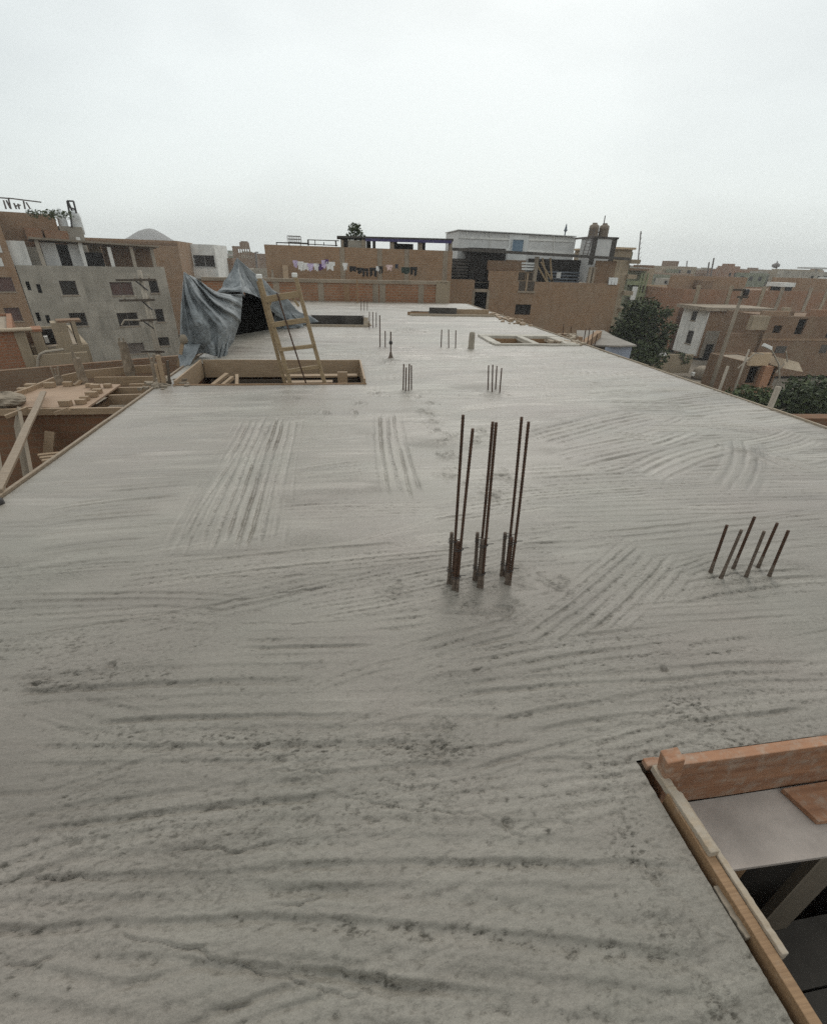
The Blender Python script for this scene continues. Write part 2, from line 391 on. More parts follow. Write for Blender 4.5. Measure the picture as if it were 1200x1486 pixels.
# everyday passes all over the slab, roughly across it
for k in range(110):
    y = rs.uniform(9.0, Y1); x = rs.uniform(X0, X1); L = rs.uniform(2.0, 4.5); t = rs.gauss(0, .1)
    stroke((x-L/2, y-t*L/2), (x+L/2, y+t*L/2), rs.uniform(.4, 1.0), rs.uniform(.09, .18), rs.uniform(.009, .018), rs.uniform(-.2, .2), rs.uniform(.1, .5))
for k in range(80):
    y = rs.uniform(3.4, 9.5); x = rs.uniform(1.2, X1); L = rs.uniform(1.2, 3.); t = rs.gauss(.06, .16)
    stroke((x-L/2, y-t*L/2), (x+L/2, y+t*L/2), rs.uniform(.3, .7), rs.uniform(.05, .10), rs.uniform(.006, .011), rs.uniform(-.18, .18), rs.uniform(.1, .45))
for k in range(40):
    y = rs.uniform(2.2, 7); x = rs.uniform(X0+.3, 1.2); L = rs.uniform(.8, 2.); t = rs.gauss(.03, .12)
    stroke((x-L/2, y-t*L/2), (x+L/2, y+t*L/2), rs.uniform(.2, .5), rs.uniform(.05, .09), rs.uniform(.0015, .004), rs.uniform(-.1, .1), .1)
for k in range(75):
    y = rs.uniform(.1, 3.4); x = rs.uniform(-2.2, 3.6); L = rs.uniform(.7, 2.2); t = rs.gauss(.05, .13)
    stroke((x-L/2, y-t*L/2), (x+L/2, y+t*L/2), rs.uniform(.16, .42), rs.uniform(.035, .075), rs.uniform(.003, .0065), rs.uniform(-.07, .07), rs.uniform(.2, .8))
# the passes one can tell apart in the photo
S(20, 812, 235, 790, .42, .075, .006, .03, .25); S(40, 772, 250, 752, .45, .08, .005, .02, .2)
S(140, 722, 290, 708, .45, .09, .006, 0, .3); S(215, 690, 560, 686, .10, .09, .005, 0, .1)
S(420, 690, 545, 676, .42, .075, .006, 0, .35); S(430, 690, 545, 683, .3, .08, .006, 0, .35)
S(150, 828, 610, 786, .2, .075, .006, .02, .3)
S(322, 800, 392, 606, .84, .078, .013, 0, .5, .85, .2, .45, .05); S(262, 792, 350, 650, .22, .085, .012, .02, .5, .9, .1, .5, .06); S(582, 722, 561, 600, .50, .088, .012, .02, .5, .9, .14, .5, .05); S(408, 752, 402, 700, .08, .06, .01, 0, .5)
S(560, 786, 700, 772, .3, .07, .005, 0, .2); S(770, 700, 1180, 684, .35, .08, .006, .04, .5)
S(770, 745, 1010, 738, .5, .08, .005, 0, .15); S(800, 800, 1190, 760, .5, .085, .005, 0, .15)
S(770, 640, 940, 600, .7, .11, .011, .05, .45); S(800, 672, 960, 640, .5, .1, .010, .05, .4)
S(930, 690, 1090, 640, .5, .1, .010, .12, .2); S(1080, 640, 1060, 712, .45, .1, .010, .05, .1); S(1100, 650, 1200, 690, .45, .1, .010, -.1, .2)
S(1000, 600, 1120, 590, .8, .13, .012, .05, .2); S(560, 868, 650, 862, .3, .07, .004, 0, .4)
S(1030, 850, 1200, 842, .05, .05, .006, 0, .5)
S(520, 905, 660, 890, .24, .062, .006, 0, .5)
S(770, 965, 960, 800, .56, .062, .008, -.02, .5, .9)
S(880, 900, 1190, 880, .3, .055, .003, 0, .1)
S(600, 992, 1010, 930, .34, .062, .007, .03, .7, .9); S(700, 1050, 1000, 1005, .2, .08, .007, .02, .4)
for q in ((-40, 1010, 520, 985, .24, .082, .008, .02, .9), (-40, 1095, 690, 1084, .20, .075, .009, .02, 1.2), (100, 1050, 560, 1040, .14, .06, .006, .01, .8),
          (420, 1125, 900, 1100, .15, .06, .005, .01, .5), (-60, 1160, 330, 1125, .14, .05, .005, .01, .5), (-40, 1225, 560, 1152, .20, .066, .009, .02, .9),
          (-40, 1290, 640, 1250, .17, .062, .009, .01, 1.), (300, 1195, 900, 1200, .14, .055, .006, .01, .7), (330, 1262, 1040, 1266, .17, .068, .009, .02, 1.1),
          (200, 1330, 1070, 1395, .24, .085, .012, .02, 1.2), (-80, 1350, 440, 1338, .16, .066, .009, .0, 1.), (40, 1385, 880, 1482, .14, .075, .012, .015, 1.2),
          (-100, 1440, 300, 1490, .2, .06, .005, 0, .5), (560, 1450, 1100, 1510, .16, .065, .008, .01, .9), (640, 1130, 900, 1060, .14, .05, .005, .02, .6),
          (850, 1000, 1200, 975, .25, .06, .006, .02, .6), (20, 905, 330, 880, .2, .055, .005, 0, .6), (300, 945, 610, 940, .2, .055, .005, .01, .7), (640, 1010, 1010, 985, .14, .06, .007, .02, .8)):
    q = q[:-1]+(q[-1]*.55,); S(*q, flat=.9, tw=.5, gx=1.5, cont=1.)
for q in ((60, 1480, 330, 1400, .16, .05), (-20, 1180, 300, 1080, .16, .05), (330, 1130, 620, 1050, .2, .05), (480, 1240, 700, 1190, .12, .045), (700, 1330, 960, 1290, .14, .05), (60, 960, 300, 900, .2, .05), (420, 1010, 600, 950, .2, .05)):
    S(*q, .005, .02, .35, flat=.6, soft=.09, tw=.3, gx=1.8, cont=.5)
# footprints and pats
def pat(x, y, r, d, ag=.6, ex=1.):
    global h, A
    c = G(x, y); i0, i1 = np.searchsorted(GX, (c.x-2.5*r, c.x+2.5*r)); j0, j1 = np.searchsorted(GY, (c.y-2.5*r*ex, c.y+2.5*r*ex))
    X, Y = XX[j0:j1, i0:i1]-c.x, (YY[j0:j1, i0:i1]-c.y)/ex
    q = np.hypot(X, Y)/r*(1+.9*fbm(X/r*1.1+x, Y/r*1.1+y, 41, 3))
    nb = fbm(X*34+x, Y*34+y, 43, 3)
    h[j0:j1, i0:i1] += d*np.exp(-q*q*1.4)+.30*abs(d)*np.exp(-((q-1.25)/.4)**2)+nb*abs(d)*.5*np.exp(-q*q*.6)
    A[j0:j1, i0:i1] = np.maximum(A[j0:j1, i0:i1], ag*np.exp(-q*q*.5)*np.clip(.6+nb, 0, 1.3))
for x, y in ((621, 600), (627, 612), (634, 624), (640, 642), (650, 660), (612, 596), (655, 632), (700, 625), (690, 640), (605, 575), (545, 570), (515, 600), (470, 600), (430, 578), (520, 585), (725, 692), (736, 694), (712, 720), (650, 690), (625, 585)):
    pat(x, y, .06, -.014, .9, 1.4)
for x, y, r, d in ((806, 846, .05, .018), (730, 884, .06, -.015), (684, 880, .05, -.012), (745, 832, .07, .012), (700, 845, .08, .010), (650, 856, .06, .008), (162, 966, .022, -.016), (52, 992, .02, -.014), (648, 1055, .03, -.01), (630, 1090, .04, -.012), (620, 1075, .05, -.008), (570, 858, .05, -.01), (965, 970, .02, -.016), (950, 1275, .022, -.014), (1005, 1345, .03, .01), (735, 1195, .02, -.012),
                   (1076, 838, .10, .006), (592, 569, .12, .012), (716, 571, .12, .012), (568, 523, .13, .03), (1082, 655, .12, .02), (600, 480, .3, .03)):
    pat(x, y, r, d, .8)
# loose sandy bands, pitted
for k in range(110):
    y = rs.uniform(930, 1480); x = rs.uniform(0, 1000); pat(x, y, rs.uniform(.004, .011), -rs.uniform(.003, .006), rs.uniform(.4, 1.), rs.uniform(.35, 1.))
pit = .95*fbm(XX*58, YY*105, 71, 3)+.25*fbm(XX*18, YY*40, 72, 3); band = .55*np.clip(fbm(XX*1.1, YY*3.2, 73, 3)*1.7-.1, 0, 1)*sst(3.4, 2., YY)
for (a0, b0, a1, b1, wd) in ((60, 985, 230, 978, .07), (380, 1090, 690, 1085, .07), (150, 1065, 420, 1080, .06), (880, 1110, 930, 1250, .08), (920, 1300, 1060, 1480, .06), (1000, 1030, 1060, 1060, .1)):
    p, q = G(a0, b0), G(a1, b1); L2 = (q.x-p.x)**2+(q.y-p.y)**2
    t = np.clip(((XX-p.x)*(q.x-p.x)+(YY-p.y)*(q.y-p.y))/L2, 0, 1)
    band = np.maximum(band, .9*np.exp(-((np.hypot(XX-p.x-t*(q.x-p.x), YY-p.y-t*(q.y-p.y))+.03*pit+.05*vn(XX*6, YY*9, 79))/(wd*1.25))**2))
h -= np.clip(pit-.26, 0, 1)*.017*(band+.10*sst(4., 2., YY)*np.clip(.6+fbm(XX*2.5, YY*6, 77, 3), 0, 1)); h += np.clip(-pit-.25, 0, 1)*.006*band
A = np.clip(np.maximum(A, band*np.clip(.10+pit*2.6, 0, 1.2))+.16*sst(3.4, 1.6, YY), 0, 1.2)
# cracks and torn lips
def crack(pts, dep, wid, lip=.004):
    global h
    dep, wid, lip = min(.012, max(.008, dep*.7)), .0030, lip*.25
    P = [G(*p) for p in pts]; s = rs.randint(0, 9999); sgn = 1
    x0, x1 = min(p.x for p in P)-.15, max(p.x for p in P)+.15; y0, y1 = min(p.y for p in P)-.15, max(p.y for p in P)+.15
    i0, i1 = np.searchsorted(GX, (x0, x1)); j0, j1 = np.searchsorted(GY, (y0, y1))
    X, Y = XX[j0:j1, i0:i1], YY[j0:j1, i0:i1]
    Xj = X+.006*vn(X*22, Y*22, s); Yj = Y+.010*vn(X*17, Y*5, s+2)+.005*vn(X*50, Y*12, s+3)
    best = np.full(X.shape, 9.); side = np.zeros(X.shape); run = np.zeros(X.shape); acc = 0; tot = sum((b-a).length for a, b in zip(P, P[1:]))
    for a, b in zip(P, P[1:]):
        dx, dy = b.x-a.x, b.y-a.y; L = math.hypot(dx, dy)
        t = np.clip(((Xj-a.x)*dx+(Yj-a.y)*dy)/(L*L), 0, 1)
        ex, ey = Xj-a.x-t*dx, Yj-a.y-t*dy; d = np.hypot(ex, ey); m = d < best
        best = np.where(m, d, best); side = np.where(m, np.sign(-ex*dy+ey*dx), side); run = np.where(m, (acc+t*L)/tot, run); acc += L
    env = sst(0, .15, run)*sst(1, .85, run)*(.7+.4*vn(run*tot*8, run*0, s+7))
    h[j0:j1, i0:i1] += env*(-dep*np.exp(-(best/wid)**2)+lip*(side > 0)*np.exp(-(best/.05)**2))
for pts, d, w, l in (([(0, 926), (120, 910), (230, 892), (330, 873), (430, 858), (520, 846)], .016, .016, .012),
                     ([(330, 904), (420, 904), (520, 900)], .010, .006, .003), ([(420, 1134), (520, 1160), (590, 1174), (690, 1180), (740, 1205), (790, 1222)], .014, .008, .006),
                     ([(225, 1238), (300, 1232), (360, 1231), (415, 1220)], .016, .0055, .004), ([(20, 1271), (90, 1273), (165, 1268)], .014, .005, .003),
                     ([(180, 1262), (235, 1255), (320, 1260)], .010, .005, .003), ([(385, 1313), (425, 1314), (478, 1294)], .016, .0055, .004),
                     ([(130, 1352), (210, 1364), (260, 1378), (330, 1396), (400, 1415), (480, 1438), (560, 1446), (620, 1462)], .022, .008, .010),
                     ([(0, 1400), (40, 1394), (88, 1383)], .014, .005, .003), ([(290, 1472), (330, 1460), (372, 1450)], .012, .007, .003),
                     ([(600, 1278), (622, 1254), (665, 1232)], .010, .004, .002), ([(380, 1120), (440, 1114), (500, 1120)], .010, .005, .002),
                     ([(620, 1095), (690, 1085), (780, 1072)], .010, .006, .004), ([(1000, 848), (1080, 846), (1200, 840)], .010, .012, .006),
                     ([(612, 942), (640, 938), (650, 930)], .010, .006, .002), ([(240, 838), (420, 836), (480, 832)], .006, .010, .003),
                     ([(800, 1165), (810, 1190), (842, 1200)], .01, .005, .002)):
    crack(pts, d, w, l)
# keep the rims tidy: the surface meets its form boards
edge = np.full(XX.shape, 9.)
for (a, b, c, d) in HOLES:
    edge = np.minimum(edge, np.hypot(np.maximum(np.maximum(a-XX, XX-b), 0), np.maximum(np.maximum(c-YY, YY-d), 0)))
edge = np.minimum(edge, np.minimum(XX-X0, X1-XX))
near = np.exp(-(edge/.05)**2)
near = near*np.clip(.6+.8*vn(XX*7, YY*7, 81), 0, 1)
A = np.clip(A+near*np.clip(.3+pit*1.6, 0, 1)*.6, 0, 1.2); h = h*(1-.5*near)-near*np.clip(pit, 0, 1)*.007
nx, ny = len(GX), len(GY)
cx, cy_ = (GX[1:]+GX[:-1])/2, (GY[1:]+GY[:-1])/2
CXX, CYY = np.meshgrid(cx, cy_); keep = np.ones(CXX.shape, bool)
for (a, b, c, d) in HOLES: keep &= ~((CXX > a) & (CXX < b) & (CYY > c) & (CYY < d))
jj, ii = np.nonzero(keep); v0 = jj*nx+ii
quads = np.stack([v0, v0+1, v0+nx+1, v0+nx], 1).astype(np.int32)
me = bpy.data.meshes.new('slab_surface')
me.vertices.add(nx*ny); me.vertices.foreach_set('co', np.stack([XX, YY, h], 2).astype(np.float32).ravel())
me.loops.add(quads.size); me.loops.foreach_set('vertex_index', quads.ravel())
me.polygons.add(len(quads)); me.polygons.foreach_set('loop_start', np.arange(0, quads.size, 4, dtype=np.int32))
me.update(calc_edges=True)
pa = me.attributes.new('paste_and_shade', 'FLOAT', 'POINT'); pa.data.foreach_set('value', np.clip(P_-.03*A, 0, 1).astype(np.float32).ravel())
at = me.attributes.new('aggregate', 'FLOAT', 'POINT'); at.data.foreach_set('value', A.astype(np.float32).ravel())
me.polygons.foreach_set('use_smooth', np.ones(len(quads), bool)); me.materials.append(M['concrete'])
site = thing('unfinished_building', 'unfinished building with a freshly poured wet grey concrete roof slab, filling the foreground', 'building', (1.66, 9.9, GZ))
slab = bpy.data.objects.new('roof_slab', me); COL.objects.link(slab); slab.parent = site; slab.location = (-1.66, -9.9, -GZ)
def plate(mb, x0, x1, y0, y1, z0, z1, holes, top=True):
    xs = sorted({x0, x1, *[v for q in holes for v in q[:2]]}); ys = sorted({y0, y1, *[v for q in holes for v in q[2:]]})
    def ho(i, j):
        if i < 0 or j < 0 or i >= len(xs)-1 or j >= len(ys)-1: return True
        a, b = (xs[i]+xs[i+1])/2, (ys[j]+ys[j+1])/2
        return any(q[0] < a < q[1] and q[2] < b < q[3] for q in holes)
    for i in range(len(xs)-1):
        for j in range(len(ys)-1):
            if ho(i, j): continue
            a, b, c, d = xs[i], xs[i+1], ys[j], ys[j+1]
            mb.face((a, d, z0), (b, d, z0), (b, c, z0), (a, c, z0))
            if top: mb.face((a, c, z1), (b, c, z1), (b, d, z1), (a, d, z1))
            if ho(i-1, j): mb.face((a, d, z0), (a, c, z0), (a, c, z1), (a, d, z1))
            if ho(i+1, j): mb.face((b, c, z0), (b, d, z0), (b, d, z1), (b, c, z1))
            if ho(i, j-1): mb.face((a, c, z0), (b, c, z0), (b, c, z1), (a, c, z1))
            if ho(i, j+1): mb.face((b, d, z0), (a, d, z0), (a, d, z1), (b, d, z1))
mb = MB(); plate(mb, X0, X1, Y0, Y1, -.2, -.018, HOLES, False); mb.build('slab_soffit', 'beam', site)
mb = MB(); mb.box(X0+.1, X1-.1, Y0+.1, Y1-.1, -3.05, -2.85); mb.build('floor_slab', 'dark_board', site)
mb = MB()
mb.panel((X0+.02, Y0, 0), (1, 0, 0), X1-X0-.04, GZ, -.2, .15); mb.panel((X0+.02, Y1-.15, 0), (1, 0, 0), X1-X0-.04, GZ, -.2, .15)
mb.panel((X1-.02, Y0+.15, 0), (0, 1, 0), Y1-Y0-.3, GZ, -.2, .15); mb.panel((X0+.02, Y1-.15, 0), (0, -1, 0), Y1-Y0-.3, GZ, -.2, .15)
mb.panel((X0+.2, 3.4, 0), (1, 0, 0), 8.1, -2.85, -.2, .15); mb.panel((X0+.2, 9.6, 0), (1, 0, 0), 8.1, -2.85, -.2, .15)
mb.build('wall', 'brick', site)
# rim boards that held the pour, along both long edges
for xx, w, lab in ((X0-.025, .03, 'left'), (X1+.025, .03, 'right')):
    mb = MB(); y = Y0
    while y < Y1-.3:
        e = min(y+random.uniform(2.6, 3.4), Y1)
        mb.beam((xx+random.uniform(-.004, .004), y, -.10), (xx+random.uniform(-.004, .004), e-.006, -.10), w, .225+random.uniform(0, .02), seg=3, jit=.002); y = e
    tag(mb.build('edge_board', 'wood_grey' if lab == 'left' else 'wood_cement', site), 'form boards along the %s rim of the slab' % ('street-side right' if lab == 'right' else 'left'))

# ------------------------------------------------------------------ near opening
t = thing('formwork_box', 'wet red and cement caked form boards lining the opening at the lower right corner', 'formwork', (1.1, .94, 0))
mb = MB(); mb.beam((1.145, .919, -.125), (3.38, .90, -.125), .042, .275, seg=6, jit=.002); tag(mb.build('back_board', 'wood_red', t, bevel=.003))
mb = MB(); mb.hexa([(1.168, .846, -.27), (1.235, .842, -.27), (1.238, .895, -.27), (1.172, .895, -.27), (1.098, .842, .135), (1.166, .842, .145), (1.170, .895, .145), (1.102, .895, .135)])
mb.build('corner_block', 'wood_red', t, bevel=.005)
mb = MB(); mb.beam((1.098, .925, .0), (1.152, .925, .0), .035, .03, seg=2); mb.build('corner_scrap', 'wood_red', t, bevel=.004)
mb = MB(); mb.beam((1.117, .80, -.10), (1.117, -1.19, -.10), .034, .25, seg=16, jit=.0015); mb.build('side_board', 'wood_brown', t, bevel=.003)
def rough_bar(name, p, q, w, hh, mat, parent, seg=40, jit=.0012):
    mb = MB(); mb.beam(p, q, w, hh, seg=seg, jit=jit); o = mb.build(name, mat, parent, bevel=.003); return o
tag(rough_bar('batten', (1.122, .90, .018), (1.124, .595, .034), .034, .032, 'wood_cement', t), 'cement crusted batten on the board rim')
tag(rough_bar('batten', (1.147, .80, .004), (1.147, .345, .018), .022, .04, 'wood_cement', t), 'white cement coated batten overhanging the dark opening')
tag(rough_bar('mortar_crust', (1.092, .53, -.012), (1.097, .40, -.010), .022, .022, 'concrete_old', t, 14, .003))
mb = MB(); mb.hexa([(1.14, .655, -.290), (3.3, .60, -.290), (3.3, .896, -.290), (1.14, .897, -.290), (1.14, .655, -.272), (3.3, .60, -.272), (3.3, .896, -.272), (1.14, .897, -.272)])
mb.build('plywood_ledge', 'ply_grey', t, bevel=.002)
mb = MB(); a = [(1.79, .880), (1.825, .742), (2.25, .715), (2.25, .885)]
mb.hexa([(x, y, -.268) for x, y in (a[1], a[2], a[3], a[0])]+[(x, y, -.243) for x, y in (a[1], a[2], a[3], a[0])])
mesh_thing('loose_board', mb, 'wood_red', 'reddish offcut of board lying on the stained plywood in the lower right opening', 'board', bevel=.003)
mb = MB(); mb.beam((1.965, .70, -.30), (1.965, .70, -1.16), .19, .035, (0, 1, 0), seg=3, jit=.002)
mesh_thing('brace', mb, 'concrete_old', 'pale upright plank standing in the dark shaft under the lower right opening', 'brace')
mb = MB(); mb.beam((1.50, .71, -.30), (1.50, .71, -1.16), .07, .03, (0, 1, 0)); mesh_thing('prop', mb, 'wood_brown', 'thin brown prop at the left end of the shaft under the plywood', 'prop')
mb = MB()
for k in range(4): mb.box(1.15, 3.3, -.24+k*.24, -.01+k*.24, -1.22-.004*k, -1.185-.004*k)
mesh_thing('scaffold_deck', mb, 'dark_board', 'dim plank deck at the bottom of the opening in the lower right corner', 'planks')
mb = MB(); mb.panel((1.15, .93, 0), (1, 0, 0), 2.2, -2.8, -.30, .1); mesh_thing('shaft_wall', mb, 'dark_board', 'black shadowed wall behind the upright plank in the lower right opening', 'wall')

# ------------------------------------------------------------------ stair opening with the ladder
t = thing('formwork_box', 'pale timber form boards round the rectangular stair opening under the ladder', 'formwork', (-1, 7.2, 0))
mb = MB(); mb.beam((-2.39, 8.72, -.075), (.36, 8.72, -.075), .03, .30, seg=5, jit=.003); mb.build('back_board', 'wood_pale', t)
mb = MB(); mb.beam((-2.415, 7.19, -.085), (-2.415, 8.70, -.065), .028, .30, seg=3, jit=.002); mb.build('side_board', 'wood_pale', t)
mb = MB(); mb.beam((.355, 7.19, -.07), (.355, 8.70, -.07), .028, .30, seg=3, jit=.002); mb.build('side_board', 'wood_pale', t)
mb = MB(); mb.beam((-2.44, 7.172, -.10), (.38, 7.172, -.10), .026, .235, seg=6, jit=.003); mb.build('front_board', 'wood_brown', t)
mb = MB(); mb.beam((-2.3, 8.66, -.34), (.3, 8.66, -.34), .06, .16); mb.build('lower_beam', 'wood_dark', t)
mb = MB()
for k, (x0, x1, y, z) in enumerate(((-1.0, .28, 8.3, -.12), (-.95, -.15, 7.95, -.15), (-.62, .3, 7.6, -.13), (-.5, .2, 8.05, -.3))):
    mb.beam((x0, y, z), (x1, y+.03, z), .16, .03)
mb.build('tread_plank', 'wood_pale', t)
mb = MB(); mb.beam((.02, 7.7, -.35), (.02, 7.7, .075), .16, .05, (0, 1, 0)); mb.build('tread_block', 'wood_pale', t)
mb = MB(); mb.beam((-2.05, 7.55, -.14), (-1.85, 8.0, -.02), .07, .05); mb.beam((-1.93, 7.5, -.16), (-1.75, 7.9, -.05), .06, .05); mb.beam((-1.72, 8.1, -.06), (-1.66, 7.65, -.17), .05, .05)
mesh_thing('timber_offcuts', mb, 'wood_pale', 'small heap of timber offcuts in the left end of the stair opening', 'timber')

lad = thing('wooden_ladder', 'rough wooden ladder leaning out of the stair opening, taller than the tarpaulin beside it', 'ladder', (-.55, 7.35, -.5))
def onl(x, y): return PY(x, y, 7.36+.10*(555-y)/160)
mb = MB(); mb.beam(onl(376, 402), onl(424, 566), .055, .07, (0, 1, 0), seg=5, jit=.004); mb.build('stile', 'wood', lad, bevel=.006)
mb = MB(); mb.beam(onl(428, 399), onl(474, 566), .055, .07, (0, 1, 0), seg=5, jit=.004); mb.build('stile', 'wood', lad, bevel=.006)
mb = MB(); mb.beam(onl(373, 408)+Vector((0, .1, 0)), onl(414, 562)+Vector((0, .1, 0)), .05, .05, (0, 1, 0), seg=5, jit=.004); tag(mb.build('stile', 'wood', lad, bevel=.006), 'second pole lashed behind the left stile')
for a, b, w in (((386, 434), (434, 426), .085), ((396, 470.5), (444, 463.5), .07), ((406, 506.5), (455, 501), .055), ((417, 537.5), (463, 531), .055)):
    mb = MB(); v = Vector((0, -.05, 0)); mb.beam(onl(*a)+v, onl(*b)+v, .04, w, seg=2, jit=.003); mb.build('rung', 'wood', lad, bevel=.005)
for a, b in (((389, 447), (395, 434)), ((434, 444), (424, 430))):
    mb = MB(); mb.beam(onl(*a)-Vector((0, .03, 0)), onl(*b)-Vector((0, .03, 0)), .03, .03); mb.build('corner_brace', 'wood', lad)
for c in ((376, 401), (427.5, 399)):
    mb = MB(); p = onl(*c); mb.beam(p-Vector((0, 0, .03)), p+Vector((0, 0, .03)), .075, .08, seg=1); tag(mb.build('stile_cap', 'white', lad, bevel=.012), 'white end of the stile')
def rebar_mb(p, q, r=.008, rib=True, bend=0.):
    p, q = Vector(p), Vector(q); L = (q-p).length; mb = MB(); pts, rr = [], []
    n = max(4, int(L/.016)) if rib else 5
    side = Vector((random.uniform(-1, 1), random.uniform(-1, 1), 0))*bend
    for k in range(n+1):
        c = p.lerp(q, k/n)+side*math.sin(math.pi*k/n)
        if rib and 0 < k < n:
            dz = (q-p).normalized()*.004
            pts += [c-dz, c, c+dz]; rr += [r*.95, r*1.14, r*.95]
        else: pts.append(c); rr.append(r)
    mb.tube(pts, rr, 8); return mb
mb = rebar_mb(onl(403, 424)+Vector((0, -.09, 0)), onl(446, 556)+Vector((0, -.06, -.05)), .011, False, .01)
mesh_thing('rebar', mb, 'rust', 'thin steel bar propped diagonally against the rungs of the wooden ladder', 'steel bar', 'loose and starter steel bars', True)

# ------------------------------------------------------------------ starter bars
GRP = 'loose and starter steel bars'
def bar(p, top, label, r=.008, rib=True, mat='rust', bend=0.):
    p = Vector(p); q = Vector(top)
    o = thing('rebar', label, 'steel bar', p, GRP)
    d = (q-p).normalized()
    mb = rebar_mb(p-d*.12, q, r, rib, bend); mb.build('bar_shaft', mat, o, True)
    if rib:
        mb = MB(); mb.tube([p-d*.02, p+d*.010, p+d*.05, p+d*.09], [r*1.9, r*1.35, r*1.2, r*1.05], 10); mb.build('cement_collar', 'rust_grey', o, True)
    return o
ordn = ['first', 'second', 'third', 'fourth', 'fifth', 'sixth']
tall = [((656, 848), (672, 602)), ((663, 858), (686, 622)), ((693, 843), (715, 612)), ((699, 853), (720, 613)), ((733, 838), (757, 605)), ((739, 848), (767, 612))]
for k, (b, tp) in enumerate(tall):
    g = G(*b); q = PY(*tp, g.y); o = bar(g, q, '%s from the left of the six tall rusty bars mid slab' % ordn[k], .0082, bend=.006)
    for hz_ in (.11, .31):
        c = g.lerp(q, hz_/1.04)+Vector((-.012, 0, 0)); mb = MB(); mb.tube([c+Vector((.026*math.cos(w_*.55), .017*math.sin(w_*.55), .010*math.sin(w_*.3))) for w_ in range(24)]+[c+Vector((.05, -.02, .02))], .0022, 5); mb.build('tie_wire', 'black', o)
short = [((651.5, 846), (655.5, 773)), ((658.5, 856), (665, 786)), ((688.5, 842), (693, 773)), ((695, 852.5), (700.5, 783)), ((728, 836), (733, 773)), ((735.5, 847), (742.5, 780))]
for k, (b, tp) in enumerate(short):
    g = G(*b); q = PY(*tp, g.y); bar(g, q, '%s from the left of the six short bars tied beside the tall rusty bars' % ordn[k], .0105, mat='rust' if k in (1, 5) else 'rust_grey')
for k, (b, tp) in enumerate([((1031, 830), (1055, 762)), ((1046, 839), (1076, 769)), ((1064, 825), (1095, 750)), ((1082, 838), (1109, 771)), ((1100, 823), (1128, 759)), ((1116, 836), (1144, 770))]):
    g = G(*b); q = PY(*tp, g.y); bar(g, q, '%s from the left of six leaning short bars near the right edge' % ordn[k], .0088, mat='rust_grey' if k in (1, 3) else 'rust')
sets = [('clump right of the stair opening', [((585, 566), (586, 528)), ((588.5, 567.5), (589.5, 533)), ((593, 567.5), (594, 528)), ((597, 565), (597, 530))]),
        ('clump on open slab behind the tall bars', [((708, 566), (709, 530)), ((714, 569), (715, 529)), ((719, 565), (721, 531)), ((725, 570), (728, 534))]),
        ('row left of the pale pipe stub', [((640, 503), (641, 478)), ((651, 504), (651, 478)), ((661, 504), (661.5, 479))]),
        ('beside the dark opening at mid slab', [((536, 476), (536, 452)), ((541, 475), (541, 452)), ((546, 474), (546, 453)), ((551.5, 503), (551, 457)), ((559, 503), (559, 480))]),
        ('far end below the brick parapet', [((524, 450), (524, 432)), ((528.5, 450), (528.5, 434)), ((533, 450), (533, 435))]),
        ('right rim before the shed roof', [((847, 496), (850, 477)), ((852.5, 497), (856, 475.5)), ((858, 498.5), (861, 480)), ((863, 500), (867, 484))]),
        ('rubble behind the pale openings', [((817, 480), (818, 470)), ((828, 484), (829, 473))])]
for where, bs in sets:
    for k, (b, tp) in enumerate(bs):
        g = G(*b); q = PY(*tp, g.y); bar(g, q, '%s short rusty bar from the left, %s' % (ordn[k], where), .010 if b[1] > 520 else .012, False)
g = G(567, 520)
o = thing('rebar', 'single short bar with a lump of mortar at its foot right of the ladder', 'steel bar', g, GRP)
mb = rebar_mb(g, PY(567, 481, g.y), .013, False); mb.build('bar_shaft', 'rust', o)
mb = MB(); mb.lathe(g-Vector((0, 0, .02)), [(.10, 0), (.055, .03), (.035, .07), (.02, .14)], 10); mb.build('mortar_lump', 'rust_grey', o, True)
mb = MB(); mb.lathe(g+Vector((0, 0, .26)), [(.02, 0), (.035, .02), (.035, .05), (.02, .07)], 8); mb.build('tie_wire', 'black', o, True)
g = G(519, 439)
mb = MB(); mb.beam(g, PY(518, 405, g.y), .07, .07, (0, 1, 0)); mesh_thing('post', mb, 'wood_brown', 'reddish post standing against the low brick parapet at the far end', 'post')
g = G(683.5, 505)
mb = MB(); mb.lathe(g-Vector((0, 0, .03)), [(.085, 0), (.085, .02), (.07, .05), (.066, .30), (.062, .36), (.03, .375)], 14)
mesh_thing('pipe_stub', mb, 'pole', 'short pale pipe stub rising from the slab right of three bars', 'pipe', smooth=True)

# ------------------------------------------------------------------ farther openings
t = thing('formwork_box', 'dark lined opening in the slab at the left, beyond the ladder', 'formwork', (0, 14, 0))
mb = MB(); mb.beam((-.9, 16.86, -.30), (.84, 16.86, -.30), .06, .62); mb.build('back_board', 'dark_board', t)
mb = MB(); mb.beam((-.9, 14.03, -.07), (.84, 14.03, -.07), .05, .24); mb.build('front_board', 'wood_cement', t)
mb = MB(); mb.beam((.83, 14.06, -.1), (.83, 16.8, -.1), .05, .26); mb.build('side_board', 'wood_dark', t)
mb = MB(); mb.beam((-.89, 14.06, -.1), (-.89, 16.8, -.1), .05, .26); mb.build('side_board', 'wood_dark', t)
g = G(533, 473)
mb = MB(); mb.beam(g+Vector((-.05, 0, 0)), g+Vector((-.02, .1, .22)), .12, .03); mb.beam(g+Vector((.1, .1, .0)), g+Vector((-.06, .2, .2)), .1, .03)
mesh_thing('board_scrap', mb, 'wood_cement', 'white scrap of board at the right corner of the dark opening beyond the ladder', 'board')
t = thing('formwork_box', 'cement whitened low frame round two small openings near the right rim', 'formwork', (4.6, 11, 0))
